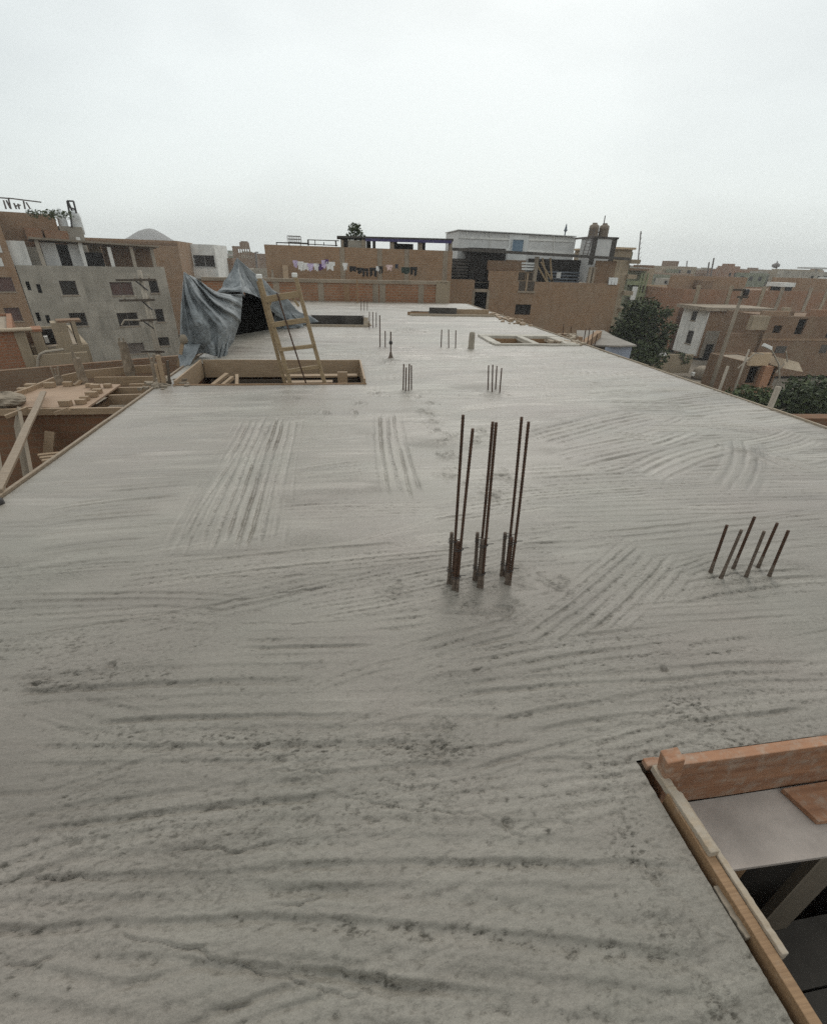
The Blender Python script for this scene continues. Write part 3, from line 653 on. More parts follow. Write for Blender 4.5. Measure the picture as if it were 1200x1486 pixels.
def slabbar(mb, x0, x1, y0, y1, z0, z1, n=6):
    mb.beam(((x0+x1)/2, y0, (z0+z1)/2), ((x0+x1)/2, y1, (z0+z1)/2), x1-x0, z1-z0, seg=n, jit=.004) if y1-y0 > x1-x0 else mb.beam((x0, (y0+y1)/2, (z0+z1)/2), (x1, (y0+y1)/2, (z0+z1)/2), y1-y0, z1-z0, seg=n, jit=.004)
mb = MB(); slabbar(mb, 3.62, 5.75, 10.87, 10.97, -.05, .035); mb.build('front_rim', 'white_crust', t)
mb = MB(); slabbar(mb, 3.62, 5.75, 12.12, 12.38, -.05, .05); mb.build('back_rim', 'white_crust', t)
for x0, x1 in ((3.60, 3.80), (4.60, 4.76), (5.43, 5.72)):
    mb = MB(); slabbar(mb, x0, x1, 10.98, 12.11, -.05, .04); mb.build('side_rim', 'white_crust', t)
mb = MB(); mb.beam((3.8, 12.13, -.12), (5.43, 12.13, -.12), .03, .2); mb.build('lining', 'wood_brown', t)
for x0, x1 in ((3.80, 4.60), (4.76, 5.43)): mb = MB(); mb.box(x0+.004, x1-.004, 10.98, 12.1, -.16, -.13); mb.build('bottom_board', 'wood_grey', t)
t = thing('formwork_box', 'low boarded opening near the far right end of the slab, grey panel in its middle', 'formwork', (3.6, 17.5, 0))
mb = MB(); slabbar(mb, 2.5, 5.6, 17.18, 17.28, -.05, .06); mb.build('front_rim', 'wood_cement', t)
mb = MB(); mb.beam((3.25, 17.6, .09), (4.25, 17.55, .09), .05, .30); mb.build('grey_panel', 'dark_board', t)
mb = MB(); mb.beam((4.28, 17.7, .06), (5.5, 17.7, .06), .06, .28, seg=4, jit=.01); mb.build('back_board', 'wood_pale', t)
mb = MB(); mb.beam((2.45, 17.5, .03), (3.2, 17.5, .03), .05, .14); mb.build('side_board', 'wood_brown', t)
def rubble(name, spots, n, s, mat, label, seed):
    r = random.Random(seed); mb = MB()
    for k in range(n):
        a, b = r.choice(spots); f = r.random(); p = Vector(a).lerp(Vector(b), f)+Vector((r.gauss(0, s*3), r.gauss(0, s*2), 0)); q = s*r.uniform(.4, 1.3)
        c = [Vector((x*q*r.uniform(.6, 1.2), y*q*r.uniform(.6, 1.2), z*q*r.uniform(.4, .9))) for x, y, z in ((-1, -1, -.5), (1, -1, -.5), (1, 1, -.5), (-1, 1, -.5), (-1, -1, 1), (1, -1, 1), (1, 1, 1), (-1, 1, 1))]
        mb.hexa([p+v for v in c])
    return tag(mb.build(name, mat), label, 'rubble', kind='stuff')
rubble('rubble', [(G(812, 493), G(842, 499)), (G(800, 495), G(836, 500)), (G(820, 484), G(840, 492))], 70, .05, 'wood_cement', 'pale mortar rubble at the right end of the whitened double frame', 3)
rubble('rubble', [(G(705, 455), G(745, 466)), (G(735, 462), G(760, 472))], 70, .07, 'wood_pale', 'crumbled brick and mortar along the far right rim of the slab', 4)
rubble('rubble', [(G(215, 562), G(262, 557)), (G(225, 556), G(250, 552))], 50, .035, 'concrete_old', 'mortar crumbs round the stakes at the left corner of the stair opening', 5)
g = G(706, 535); 

# ------------------------------------------------------------------ tarpaulin tent
def sheet(mb, fn, n, m):
    i0 = len(mb.v)
    for j in range(m+1):
        for i in range(n+1): mb.v.append(tuple(fn(i/n, j/m)))
    for j in range(m):
        for i in range(n):
            a = i0+j*(n+1)+i; mb.f.append((a, a+1, a+n+2, a+n+1)); mb.mi.append(0)
def nz(*a): return float(fbm(np.array([a[0]]), np.array([a[1]]), int(a[2]), 4)[0])
def polyl(P, s, smooth=True):
    k = s*(len(P)-1); i = min(int(k), len(P)-2); f = k-i
    if not smooth: return P[i].lerp(P[i+1], f)
    p0, p1, p2, p3 = P[max(i-1, 0)], P[i], P[i+1], P[min(i+2, len(P)-1)]
    return .5*((2*p1)+(p2-p0)*f+(2*p0-5*p1+4*p2-p3)*f*f+(3*p1-p0-3*p2+p3)*f**3)
tarp = thing('tarpaulin', 'dark blue grey tarpaulin draped like a tent on the left rim of the slab', 'tarpaulin', (-2, 11, 0))
topA = [PY(267, 394, 9.7), PY(290, 408, 9.75), PY(318, 425, 10.1), PY(352, 427, 11.0)]
botA = [PY(261, 528, 9.3), PY(292, 512, 9.5), PY(318, 515, 9.5), PY(338, 496, 10.7)]
midA = [PY(262, 465, 9.35), PY(296, 462, 9.4), PY(330, 468, 9.8), PY(349, 460, 10.95)]
def fA(s, t):
    p = polyl([polyl(topA, s), polyl(midA, s), polyl(botA, s)], t)
    rad = math.atan2(t+.12, s+.05); ds = math.hypot(s, t)         # folds fan out from the tied corner
    k = rad*11+1.6*nz(s*2, t*2, 61); fold = (.09*(1-2*abs(math.sin(k)))+.04*(1-2*abs(math.sin(k*2.3+1))))*min(1, 2.5*ds)*math.sin(math.pi*min(1, .25+t*.7))
    fold += nz(rad*3.2, ds*1.3, 63)*.16*math.sin(math.pi*min(.95, .12+t*.75)) + .04*(.5-abs(nz(s*7, t*6, 65)))+.03*(.5-abs(nz(s*16, t*13, 66)))
    swag = -.16*math.exp(-((s*1.0-(.25+.62*t))/.10)**2)*(1-t)+.10*math.exp(-((s-(.12+.75*t))/.06)**2)*(1-.6*t)
    return p+Vector((.25, -1, 0))*(fold+swag)
mb = MB(); sheet(mb, fA, 90, 80); o = mb.build('hanging_flap', 'tarp', tarp, True); o.modifiers.new('t', 'SOLIDIFY').thickness = .006
tailt = [PY(318, 488, 9.4), PY(334, 486, 9.8)]; tailb = [PY(316, 521, 9.35), PY(329, 519, 9.6)]
mb = MB(); sheet(mb, lambda s, t: tailt[0].lerp(tailt[1], s).lerp(tailb[0].lerp(tailb[1], s), t)+Vector((0, -1, 0))*(.05*math.sin(s*14+t*3)+.05*nz(s*4, t*5, 67)), 24, 24)
mb.build('flap_tail', 'tarp', tarp, True).modifiers.new('t', 'SOLIDIFY').thickness = .006
fl = [PY(266, 531, 9.1), PY(290, 512, 9.55), PY(262, 556, 8.95), PY(276, 545, 8.8)]
mb = MB(); sheet(mb, lambda s, t: PY(262, 500, 9.3).lerp(PY(292, 498, 9.4), s).lerp(G(260, 533).lerp(G(276, 530), s), t)+Vector((0, -1, .0))*(.07*math.sin(s*9+t*4)+.08*nz(s*3, t*4, 69)), 24, 24)
mb.build('flap_corner', 'tarp', tarp, True).modifiers.new('t', 'SOLIDIFY').thickness = .006
pk = PY(344, 374, 12.)
ringB = [Vector((-2.6, 15.2, 0)), Vector((-3.1, 13.4, -.05)), PY(300, 440, 11.6), PY(316, 424, 11.2), PY(351, 423, 11.05), PY(366, 427, 11.8), PY(382, 436, 12.6), PY(394, 452, 13.0), G(430, 474), Vector((-.6, 15.0, 0)), Vector((-1.6, 15.8, 0)), Vector((-2.6, 15.2, 0))]
def fB(s, t):
    b = polyl(ringB, s, False); p = pk.lerp(b, t)
    sag = -.16*math.sin(math.pi*t)*(.5+.5*abs(math.sin(s*11*math.pi)))
    w = .09*nz(s*16, t*3.5, 71)*min(1, t*2.5)+.07*(.4-abs(nz(s*26, t*6, 73)))*min(1, t*2)+.04*math.sin(t*13+6*nz(s*5, t, 75))*min(1, t*2)
    o = p-Vector((-2.1, 13.2, 0)); o.z = .35; o.normalize()
    return p+o*w+Vector((0, 0, sag))
mb = MB(); sheet(mb, fB, 150, 46); mb.build('tent_top', 'tarp', tarp, True).modifiers.new('t', 'SOLIDIFY').thickness = .006
r0 = [PY(404, 436, 13.6), PY(416, 446, 13.7), PY(432, 462, 13.7)]; r1 = [PY(395, 474, 13.5), PY(412, 477, 13.5), PY(441, 474, 13.6)]
mb = MB(); sheet(mb, lambda s, t: polyl(r0, s).lerp(polyl(r1, s), t)+Vector((0, -1, .2))*(.10*math.sin(s*9+2*t)+.12*nz(s*5, t*4, 77)), 40, 30)
mb.build('side_flap', 'tarp', tarp, True).modifiers.new('t', 'SOLIDIFY').thickness = .006
# black block added to make the deep shade under the sheet
mb = MB(); mb.hexa([(-2.7, 11.9, -.01), (-1.75, 13.35, -.01), (-1.6, 14.6, -.01), (-2.7, 14.4, -.01), (-2.6, 11.9, .95), (-1.95, 13.2, .66), (-1.9, 14.2, .5), (-2.6, 14.2, .8)]); mesh_thing('tent_shade_block', mb, 'void', 'black block added to darken the shadow under the tarpaulin', 'stack', bevel=.05)
# rolled paper bag and stick left of the flap
mb = MB(); p, q = PY(259, 531, 8.9), PY(265, 497, 8.9); mb.beam(p, q, .05, .05, (0, 1, 0)); mesh_thing('stake', mb, 'wood_pale', 'pale stake with a mortar lump on top, left of the tarpaulin flap', 'stake')
mb = MB(); q = PY(266, 490, 8.9); mb.lathe(q-Vector((0, 0, .1)), [(.03, 0), (.07, .04), (.065, .1), (.04, .15)], 6); mesh_thing('mortar_lump', mb, 'concrete_old', 'lump of mortar stuck on top of the pale stake', 'mortar', smooth=True)

# ------------------------------------------------------------------ neighbour's formwork beside the left rim
nb = thing('neighbour_building', 'half built brick house with timber formwork beside the left rim of the slab', 'building', (-5.5, 8.5, GZ))
mb = MB(); mb.panel((-9.5, 7.12, 0), (1, 0, 0), 6.75, GZ, -.36, .2); mb.panel((-9.5, 10.2, 0), (1, 0, 0), 6.75, GZ, -.9, .2); mb.panel((-2.86, 7.4, 0), (0, 1, 0), 2.7, GZ, -.9, .12)
mb.build('wall', 'brick_mud', nb)
mb = MB(); mb.box(-9.5, -2.9, 7.4, 10.1, -1.0, -.85); mb.box(-9.5, -2.72, -3, 7.05, -2.95, -2.8); mb.build('floor', 'concrete_old', nb)
mb = MB(); mb.beam((-7.5, 7.09, -.335), (-2.82, 7.09, -.335), .05, .09); mb.build('front_beam', 'wood_pale', nb)
mb = MB()
for x0, x1, y in ((-5.2, -3.0, 8.45), (-3.75, -2.8, 8.0), (-3.7, -2.8, 8.75), (-4.5, -2.8, 9.3)): mb.beam((x0, y, -.42), (x1, y, -.40), .05, .16)
for x, y0, y1 in ((-4.6, 7.2, 9.3), (-3.95, 7.2, 9.2), (-3.45, 8.0, 9.3), (-3.1, 8.0, 9.3)): mb.beam((x, y0, -.55), (x, y1, -.55), .07, .10)
mb.build('joist', 'wood_pale', nb)
mb = MB()
pts = [G(-20, 590, -.3), G(40, 570, -.3), G(80, 553, -.3), G(125, 543, -.3), G(185, 537, -.3), G(240, 533, -.3)]
for a, b in zip(pts, pts[1:]): mb.beam(a, a.lerp(b, .997), .04, .14)
mb.build('outer_board', 'wood_pale', nb)
mb = MB(); a = [G(12, 590, -.3), G(125, 592, -.3), G(175, 557.5, -.3), G(85, 555, -.3), G(18, 573, -.3)]
i = len(mb.v); mb.v += [tuple(p) for p in a]+[tuple(p-Vector((0, 0, .025))) for p in a]
mb.f += [(0, 1, 2, 3, 4), (9, 8, 7, 6, 5)]+[(k, k+5, (k+1) % 5+5, (k+1) % 5) for k in range(5)]; mb.mi += [0]*7
mesh_thing('plywood_deck', mb, 'ply', 'pinkish plywood deck ringed with small blocks, beside the left rim', 'plywood')
for k, (x, y) in enumerate([(34, 569), (46, 564), (73, 562), (99.5, 560), (131, 561.5), (139, 564), (142, 570.5), (134, 576), (124, 581), (118, 586), (96, 589), (157, 562)]):
    p = G(x, y, -.298); s = random.uniform(.8, 1.15); mb = MB()
    mb.box(p.x-.07*s, p.x+.07*s, p.y-.035, p.y+.045*s, p.z, p.z+.075*s)
    w = ['far left', 'second along the back', 'third along the back', 'fourth along the back', 'back right', 'right, topmost of the curve', 'right, outermost of the curve', 'right, below the outermost', 'right, near the front', 'right, nearest the front corner', 'front, beside the sloping plank', 'back right corner'][k]
    o = tag(mb.build('wood_block', 'wood_pale', None, bevel=.006), 'small timber block on the pink plywood deck, the %s one' % w, 'block', 'blocks on the plywood deck')
    o.rotation_euler = (0, 0, 0)
mb = MB(); mb.beam(Vector((-2.70, 3.62, .03)), G(63, 569, -.22), .075, .03, seg=4, jit=.004); mesh_thing('plank', mb, 'wood_grey', 'long sloping plank from the left rim up to the plywood deck', 'plank', bevel=.004)
mb = MB(); mb.beam(PY(25, 604, 6.95), PY(48, 728, 5.6), .34, .04, (0, 1, .2)); mesh_thing('plank', mb, 'concrete_old', 'wide grey board leaning on the brick wall below the plywood deck', 'plank')
mb = MB(); mb.beam(PY(-6, 640, 6.2), PY(14, 760, 4.9), .22, .04, (0, 1, .2)); mesh_thing('plank', mb, 'concrete_old', 'grey board cut by the left edge of the picture below the deck', 'plank')
mb = MB(); mb.beam(PY(73, 626, 6.85), PY(70, 662, 6.7), .12, .04, (0, 1, .1)); mesh_thing('plank', mb, 'wood_pale', 'short upright plank against the brick wall in the pit at left', 'plank')
mb = MB()
for k in range(4): mb.beam(PY(55+k*3, 661+k*4, 6.2-k*.12), PY(92+k*3, 657+k*4, 6.3-k*.12), .06, .03)
mesh_thing('slat_stack', mb, 'wood_pale', 'few thin slats lying in the pit at left below the upright plank', 'slats')
for (a, b) in (((8, 605), (40, 592)), ((80, 600), (100, 593)), ((108, 560), (118, 552))):
    mb = MB(); mb.beam(G(*a, -.3), G(*b, -.24), .045, .045)
    lab = {8: 'thin batten jutting from the left end of the plywood deck', 80: 'thin batten jutting from the middle of the deck front', 108: 'thin batten at the back of the plywood deck'}[a[0]]
    mesh_thing('batten', mb, 'wood_pale', lab, 'batten')
def colhead(x, y, z, r, hh, label, seed):                          # crusted column stub with a few bar ends
    p = G(x, y, z); rr = random.Random(seed); t = thing('column_stub', label, 'column stub', p-Vector((0, 0, .5)), 'column stubs on the neighbouring formwork'); mb = MB(); n, m = 10, 12
    for j_ in range(m+1):
        for i_ in range(n):
            a_ = i_/n*2*math.pi; q = r*(1.-.35*j_/m)*(1+rr.uniform(-.16, .16)); mb.v.append((p.x+q*math.cos(a_), p.y+q*math.sin(a_), p.z-.5+(hh+.5)*j_/m+rr.uniform(-.012, .012)))
    for j_ in range(m):
        for i_ in range(n): mb.f.append((j_*n+i_, j_*n+(i_+1) % n, (j_+1)*n+(i_+1) % n, (j_+1)*n+i_)); mb.mi.append(0)
    mb.f.append(tuple(m*n+i_ for i_ in range(n))); mb.mi.append(0); mb.build('concrete_core', 'mud', t)
    for k in range(3):
        mb = MB(); o = Vector((rr.uniform(-.5, .5)*r, rr.uniform(-.5, .5)*r, hh-.05)); mb.beam(p+o, p+o+Vector((rr.uniform(-.05, .05), 0, rr.uniform(.1, .25))), .02, .02, (0, 1, 0)); mb.build('bar_end', 'concrete_old', t)
    return t
colhead(122, 556, -.3, .09, .42, 'mortar crusted column stub behind the plywood deck', 2)
colhead(88, 558, -.3, .08, .16, 'low column stub at the back left of the plywood deck', 3)
colhead(193, 556, -.5, .11, .75, 'tall crusted column stub between deck and slab corner', 4)
colhead(230, 558, -.2, .07, .36, 'small crusted column stub touching the slab corner', 5)
p = G(10, 588, -.3); mb = MB(); n, m = 28, 16
for j_ in range(m+1):
    for i_ in range(n):
        a_, b_ = i_/n*2*math.pi, j_/m*math.pi; q = 1+.28*nz(math.cos(a_)*2+3, math.sin(a_)*2+b_*2, 83)+.10*nz(math.cos(a_)*5+9, math.sin(a_)*5+b_*4, 85)
        mb.v.append((p.x+.24*q*math.sin(b_)*math.cos(a_), p.y+.2*q*math.sin(b_)*math.sin(a_), p.z+.07+.12*q*math.cos(b_)))
for j_ in range(m):
    for i_ in range(n): mb.f.append((j_*n+i_, (j_+1)*n+i_, (j_+1)*n+(i_+1) % n, j_*n+(i_+1) % n)); mb.mi.append(0)
mesh_thing('cement_sack', mb, 'concrete_old', 'crumpled brown sack at the left end of the plywood deck', 'sack')
for k, (a, b, w) in enumerate((((239, 558), (229, 515), .05), ((246, 556), (243, 523), .03), ((233, 560), (226, 528), .035))):
    mb = MB(); mb.beam(PY(*a, 7.25), PY(*b, 7.25), w, w, (0, 1, 0)); mesh_thing('stake', mb, 'wood_dark' if k == 1 else 'wood_pale', ['pale thick stake at the slab corner by the stair opening', 'dark thin stake beside the stair opening corner', 'short pale stake left of the thick one at the slab corner'][k], 'stake')
mb = MB(); p = PX(2, 735, -2.60); mb.lathe(Vector((-2.62, p.y, -.03)), [(.03, 0), (.05, .02), (.045, .06), (.02, .09)], 7)
mesh_thing('dark_bundle', mb, 'black', 'small dark bundle on the slab rim at the left edge of the picture', 'bundle', smooth=True)

# ------------------------------------------------------------------ houses
class Fac:                                                       # a facade plane: point, direction; measured positions become (u, z)
    def __init__(s, px, py, dist, az):
        d = ray(px, py); l = math.hypot(d.x, d.y); s.o = Vector((d.x/l*dist, d.y/l*dist, 0))
        a = math.radians(az); s.u = Vector((math.sin(a), math.cos(a), 0)); s.n = Vector((-s.u.y, s.u.x, 0))
    def back(s, v): f = Fac.__new__(Fac); f.o = s.o+s.n*v; f.u, f.n = s.u, s.n; return f
    def at(s, x, y):
        d = ray(x, y); t = (s.o-EYE).dot(s.n)/d.dot(s.n); p = EYE+d*t; return (p-s.o).dot(s.u), p.z
    def rect(s, x0, y0, x1, y1):
        ym, xm = (y0+y1)/2, (x0+x1)/2
        return (s.at(x0, ym)[0], s.at(x1, ym)[0], s.at(xm, y1)[1], s.at(xm, y0)[1])
    def p(s, u, v, z): q = s.o+s.u*u+s.n*v; return Vector((q.x, q.y, z))
    def box(s, mb, u0, u1, v0, v1, z0, z1):
        mb.hexa([s.p(u0, v0, z0), s.p(u1, v0, z0), s.p(u1, v1, z0), s.p(u0, v1, z0), s.p(u0, v0, z1), s.p(u1, v0, z1), s.p(u1, v1, z1), s.p(u0, v1, z1)])
def house(name, label, fc, u0, u1, z1, depth, wall, holes=(), z0=GZ, roof='beam', par=.35, cat='house', left=(), right=(), group=None):
    root = thing(name, label, cat, fc.p((u0+u1)/2, depth/2, z0), group); w = u1-u0; T = .18; mb = MB()
    mb.panel(fc.p(u0, 0, 0), fc.u, w, z0, z1, T, [(a-u0, b-u0, c, d) for a, b, c, d in holes])
    mb.panel(fc.p(u1, depth, 0), -fc.u, w, z0, z1, T)
    mb.panel(fc.p(u1, T, 0), fc.n, depth-2*T, z0, z1, T, right)
    mb.panel(fc.p(u0, depth-T, 0), -fc.n, depth-2*T, z0, z1, T, left)
    mb.build('wall', wall, root)
    mb = MB(); fc.box(mb, u0+T, u1-T, T, depth-T, z1-par-.2, z1-par); z = z1-par-3
    while z > z0: fc.box(mb, u0+T, u1-T, T+.25, depth-T, z-.2, z); z -= 2.7
    fc.box(mb, u0+T, u1-T, min(3., depth*.6), min(3., depth*.6)+.12, z0, z1-par-.2)
    mb.build('roof', roof, root); return root
def window(root, fc, r, pane='glass', frame='frame', inset=.10, bars=1, name='window'):
    u0, u1, z0, z1 = r; mb = MB(); t = .05
    fc.box(mb, u0, u1, inset, inset+t, z0, z0+t); fc.box(mb, u0, u1, inset, inset+t, z1-t, z1)
    fc.box(mb, u0, u0+t, inset, inset+t, z0+t, z1-t); fc.box(mb, u1-t, u1, inset, inset+t, z0+t, z1-t)
    for k in range(bars): c = u0+(u1-u0)*(k+1)/(bars+1); fc.box(mb, c-t/2, c+t/2, inset, inset+t, z0+t, z1-t)
    o = mb.build(name, frame, root); mb = MB(); fc.box(mb, u0+.01, u1-.01, inset+t+.005, inset+t+.02, z0+.01, z1-.01); mb.build('pane', pane, o)
    if u1-u0 > .6: mb = MB(); fc.box(mb, u0-.06, u1+.06, -.06, -.003, z0-.09, z0-.005); mb.build('sill', 'beam', o)
    return o
def fpart(root, fc, name, r, v0, v1, mat, label=None):           # a block standing v0..v1 behind the facade plane
    mb = MB(); fc.box(mb, r[0], r[1], v0, v1, r[2], r[3]); return tag(mb.build(name, mat, root), label)

# --- far end: low parapet, drying terrace and the long brick wall
a, b = G(385, 436.0), G(655, 439.5); u = (b-a); u.z = 0
C0 = Fac(400, 430, 22.75, 0); C0.o = Vector((a.x-2.5, a.y-.12, 0)); C0.u = u.normalized(); C0.n = Vector((-C0.u.y, C0.u.x, 0))
C0.o += C0.n*.25
par = thing('brick_parapet', 'low brick parapet with concrete coping behind the far end of the slab', 'wall', C0.p(5, 0, GZ))
uR = C0.at(648, 420)[0]
mb = MB(); mb.panel(C0.p(0, 0, 0), C0.u, uR, GZ, .72, .2); mb.build('wall', 'brick', par)
mb = MB(); mb.beam(C0.p(0, .1, .79), C0.p(uR, .1, .83), .3, .13); mb.build('coping', 'beam', par)
for x in (402, 466, 503, 545, 555, 611):
    uu = C0.at(x, 425)[0]; mb = MB(); C0.box(mb, uu-.13, uu+.13, -.012, .1, -.5, .72); mb.build('pilaster', 'beam' if x != 503 else 'wood_brown', par)
r = C0.rect(632, 412, 652, 440); fpart(par, C0, 'end_pier', (r[0], r[1], -3, .90), -.05, .4, 'render_warm')
W0 = Fac(400, 400, 35., 90.); W0.o = Vector((0, 35., 0)); W0.u = Vector((1, 0, 0)); W0.n = Vector((0, 1, 0))
l0, l1 = W0.at(386, 380)[0], W0.at(656, 380)[0]; zt = W0.at(520, 359)[1]
lng = house('brick_building', 'long brick house with washing hung on its terrace, behind the low parapet', W0, l0, l1, zt, 9, 'brick_tan', par=.2)
mb = MB(); C0.box(mb, .5, uR, .35, 11.9, -.3, -.1); mb.build('terrace', 'beam', lng)
for x in (497, 551, 590, 646):
    uu = W0.at(x, 380)[0]; mb = MB(); W0.box(mb, uu-.16, uu+.16, -.02, .1, -1, zt-.004); mb.build('pilaster', 'beam', lng)
def roofcol(x, y0, y1, w, mat='beam', v=.6):
    f = W0.back(v); a = f.at(x, (y0+y1)/2)[0]; z0_, z1_ = zt-.25, f.at(x, y0)[1]; mb = MB(); f.box(mb, a-w/2, a+w/2, 0, w, z0_, z1_); return mb
f = W0.back(.5)
r = f.rect(489, 345, 658, 348); mb = MB(); mb.hexa([f.p(f.at(489, 344)[0], 0, f.at(489, 344)[1]), f.p(r[1], 0, f.at(658, 350)[1]), f.p(r[1], 3.6, f.at(658, 350)[1]-.02), f.p(f.at(489, 344)[0], 3.6, f.at(489, 344)[1]), f.p(f.at(489, 342)[0], 0, f.at(489, 341.5)[1]), f.p(r[1], 0, f.at(658, 346)[1]), f.p(r[1], 3.6, f.at(658, 346)[1]), f.p(f.at(489, 342)[0], 3.6, f.at(489, 341.5)[1])]); mb.build('pergola_roof', 'roofdark', lng)
r = f.rect(530, 346.5, 655, 350); mb = MB(); mb.hexa([f.p(r[0], -.06, f.at(530, 349.5)[1]), f.p(r[1], -.06, f.at(655, 353)[1]), f.p(r[1], -.01, f.at(655, 353)[1]), f.p(r[0], -.01, f.at(530, 349.5)[1]), f.p(r[0], -.06, f.at(530, 345.5)[1]), f.p(r[1], -.06, f.at(655, 348.5)[1]), f.p(r[1], -.01, f.at(655, 348.5)[1]), f.p(r[0], -.01, f.at(530, 345.5)[1])]); mb.build('pergola_fascia', 'purple', lng)
for x, w, v in ((528, .3, .6), (535, .3, 3.2), (543, .2, 2.6), (569, .26, .6), (574, .25, 3.2), (610, .28, .6), (615, .25, 3.2), (654, .22, .6), (497, .14, .6)):
    roofcol(x, 347.5, 360, w, 'beam', v).build('pergola_post', 'dark_board' if v > 3 else 'beam', lng)
r = f.rect(504, 348, 528, 358); fpart(lng, f, 'roof_room', (r[0], r[1], zt-.2, r[3]), .2, 2.5, 'render')
r = f.rect(495, 345, 505, 357); fpart(lng, f, 'roof_room', (r[0], r[1], zt-.2, r[3]), .2, 2.5, 'dark')
r = f.rect(577, 352, 606, 360); fpart(lng, f, 'roof_room', (r[0], r[1], zt-.2, r[3]), 2.0, 3.0, 'dark_board')
mb = MB()
for a_, b_ in (((401, 351), (402, 358)), ((401, 351.5), (490, 356)), ((447, 347), (447.5, 356)), ((446, 347.5), (492, 349)), ((457, 348), (457.5, 356)), ((470, 351), (470, 356)), ((487, 349), (488, 357)), ((401, 351.5), (447, 352.5))):
    p, q = f.at(*a_), f.at(*b_); mb.beam(f.p(p[0], 0, p[1]), f.p(q[0], 0, q[1]), .10 if a_[0] in (447, 487) else .05, .07, (0, 1, 0))
mb.build('roof_rail', 'dark_board', lng)
cg = thing('wire_cage', 'small wire cage standing on the roof edge of the long brick house', 'cage', W0.p(f.at(426, 348)[0], .5, zt)); mb = MB()
r = f.rect(417, 342, 436, 351)
for k in range(7): uu = r[0]+(r[1]-r[0])*k/6; mb.beam(f.p(uu, 0, r[2]), f.p(uu, 0, r[3]), .025, .025, (0, 1, 0)); mb.beam(f.p(uu, .8, r[2]), f.p(uu, .8, r[3]), .025, .025, (0, 1, 0))
for k in range(3): zz = r[2]+(r[3]-r[2])*k/2; mb.beam(f.p(r[0], 0, zz), f.p(r[1], 0, zz), .03, .03); mb.beam(f.p(r[0], .8, zz), f.p(r[1], .8, zz), .03, .03)
for uu in (r[0]+.05, r[1]-.05): mb.beam(f.p(uu, .4, zt-.2), f.p(uu, .4, r[2]), .05, .05, (0, 1, 0))
mb.build('cage_bars', 'mesh_wire', cg)
# washing
WS = Fac(500, 385, 33.5, 90.); WS.o = Vector((0, 33.6, 0)); WS.u = Vector((1, 0, 0)); WS.n = Vector((0, 1, 0))
def rope(x0, y0, x1, y1, sag, label):
    a, b = WS.at(x0, y0), WS.at(x1, y1); mb = MB(); pts = []
    for k in range(13): t = k/12; pts.append(WS.p(a[0]+(b[0]-a[0])*t, 0, a[1]+(b[1]-a[1])*t-sag*4*t*(1-t)))
    mb.tube(pts, .012, 5); mesh_thing('clothes_line', mb, 'mesh_wire', label, 'clothes line', 'clothes lines on the terrace'); return pts
def garment(x0, x1, y0, y1, mat, kind, label, legs=0):
    x0 -= .8; x1 += .8; y1 += 1.5; r = WS.rect(x0, y0, x1, y1); w = r[1]-r[0]; hgt = r[3]-r[2]; mb = MB(); ph = random.random()*6
    def prof(s, t):                                              # outline: shirt with sleeves, trousers with two legs, or plain cloth
        if kind == 'shirt': k = 1. if t < .38 else .66
        elif kind == 'trousers': k = 1-.12*t
        else: k = 1-.05*t
        x = (s-.5)*w*k
        return r[0]+w/2+x
    n, m = 10, 8
    i0 = len(mb.v)
    for side in (0, 1):
        for j in range(m+1):
            for i in range(n+1):
                s, t = i/n, j/m; v = .03*math.sin(s*9+ph+t*2)*(.3+t)+(.02 if side else -.02)
                mb.v.append(tuple(WS.p(prof(s, t), v, r[3]-hgt*t*(.9+.1*math.cos(s*7+ph)))))
    for side in (0, 1):
        o_ = i0+side*(n+1)*(m+1)
        for j in range(m):
            for i in range(n):
                if legs and j > 2 and i in (4, 5): continue
                q = o_+j*(n+1)+i; fq = (q, q+1, q+n+2, q+n+1); mb.f.append(fq if side else fq[::-1]); mb.mi.append(0)
    mesh_thing('garment', mb, mat, label, kind if kind != 'cloth' else 'laundry', 'washing on the terrace lines', True)
rope(425, 378, 487, 377, .28, 'clothes line carrying the pale lilac washing at left')
rope(499, 381, 557, 385, .42, 'clothes line carrying the dark trousers in the middle')
rope(557, 384, 610, 387, .2, 'clothes line at the right end with black clothes')
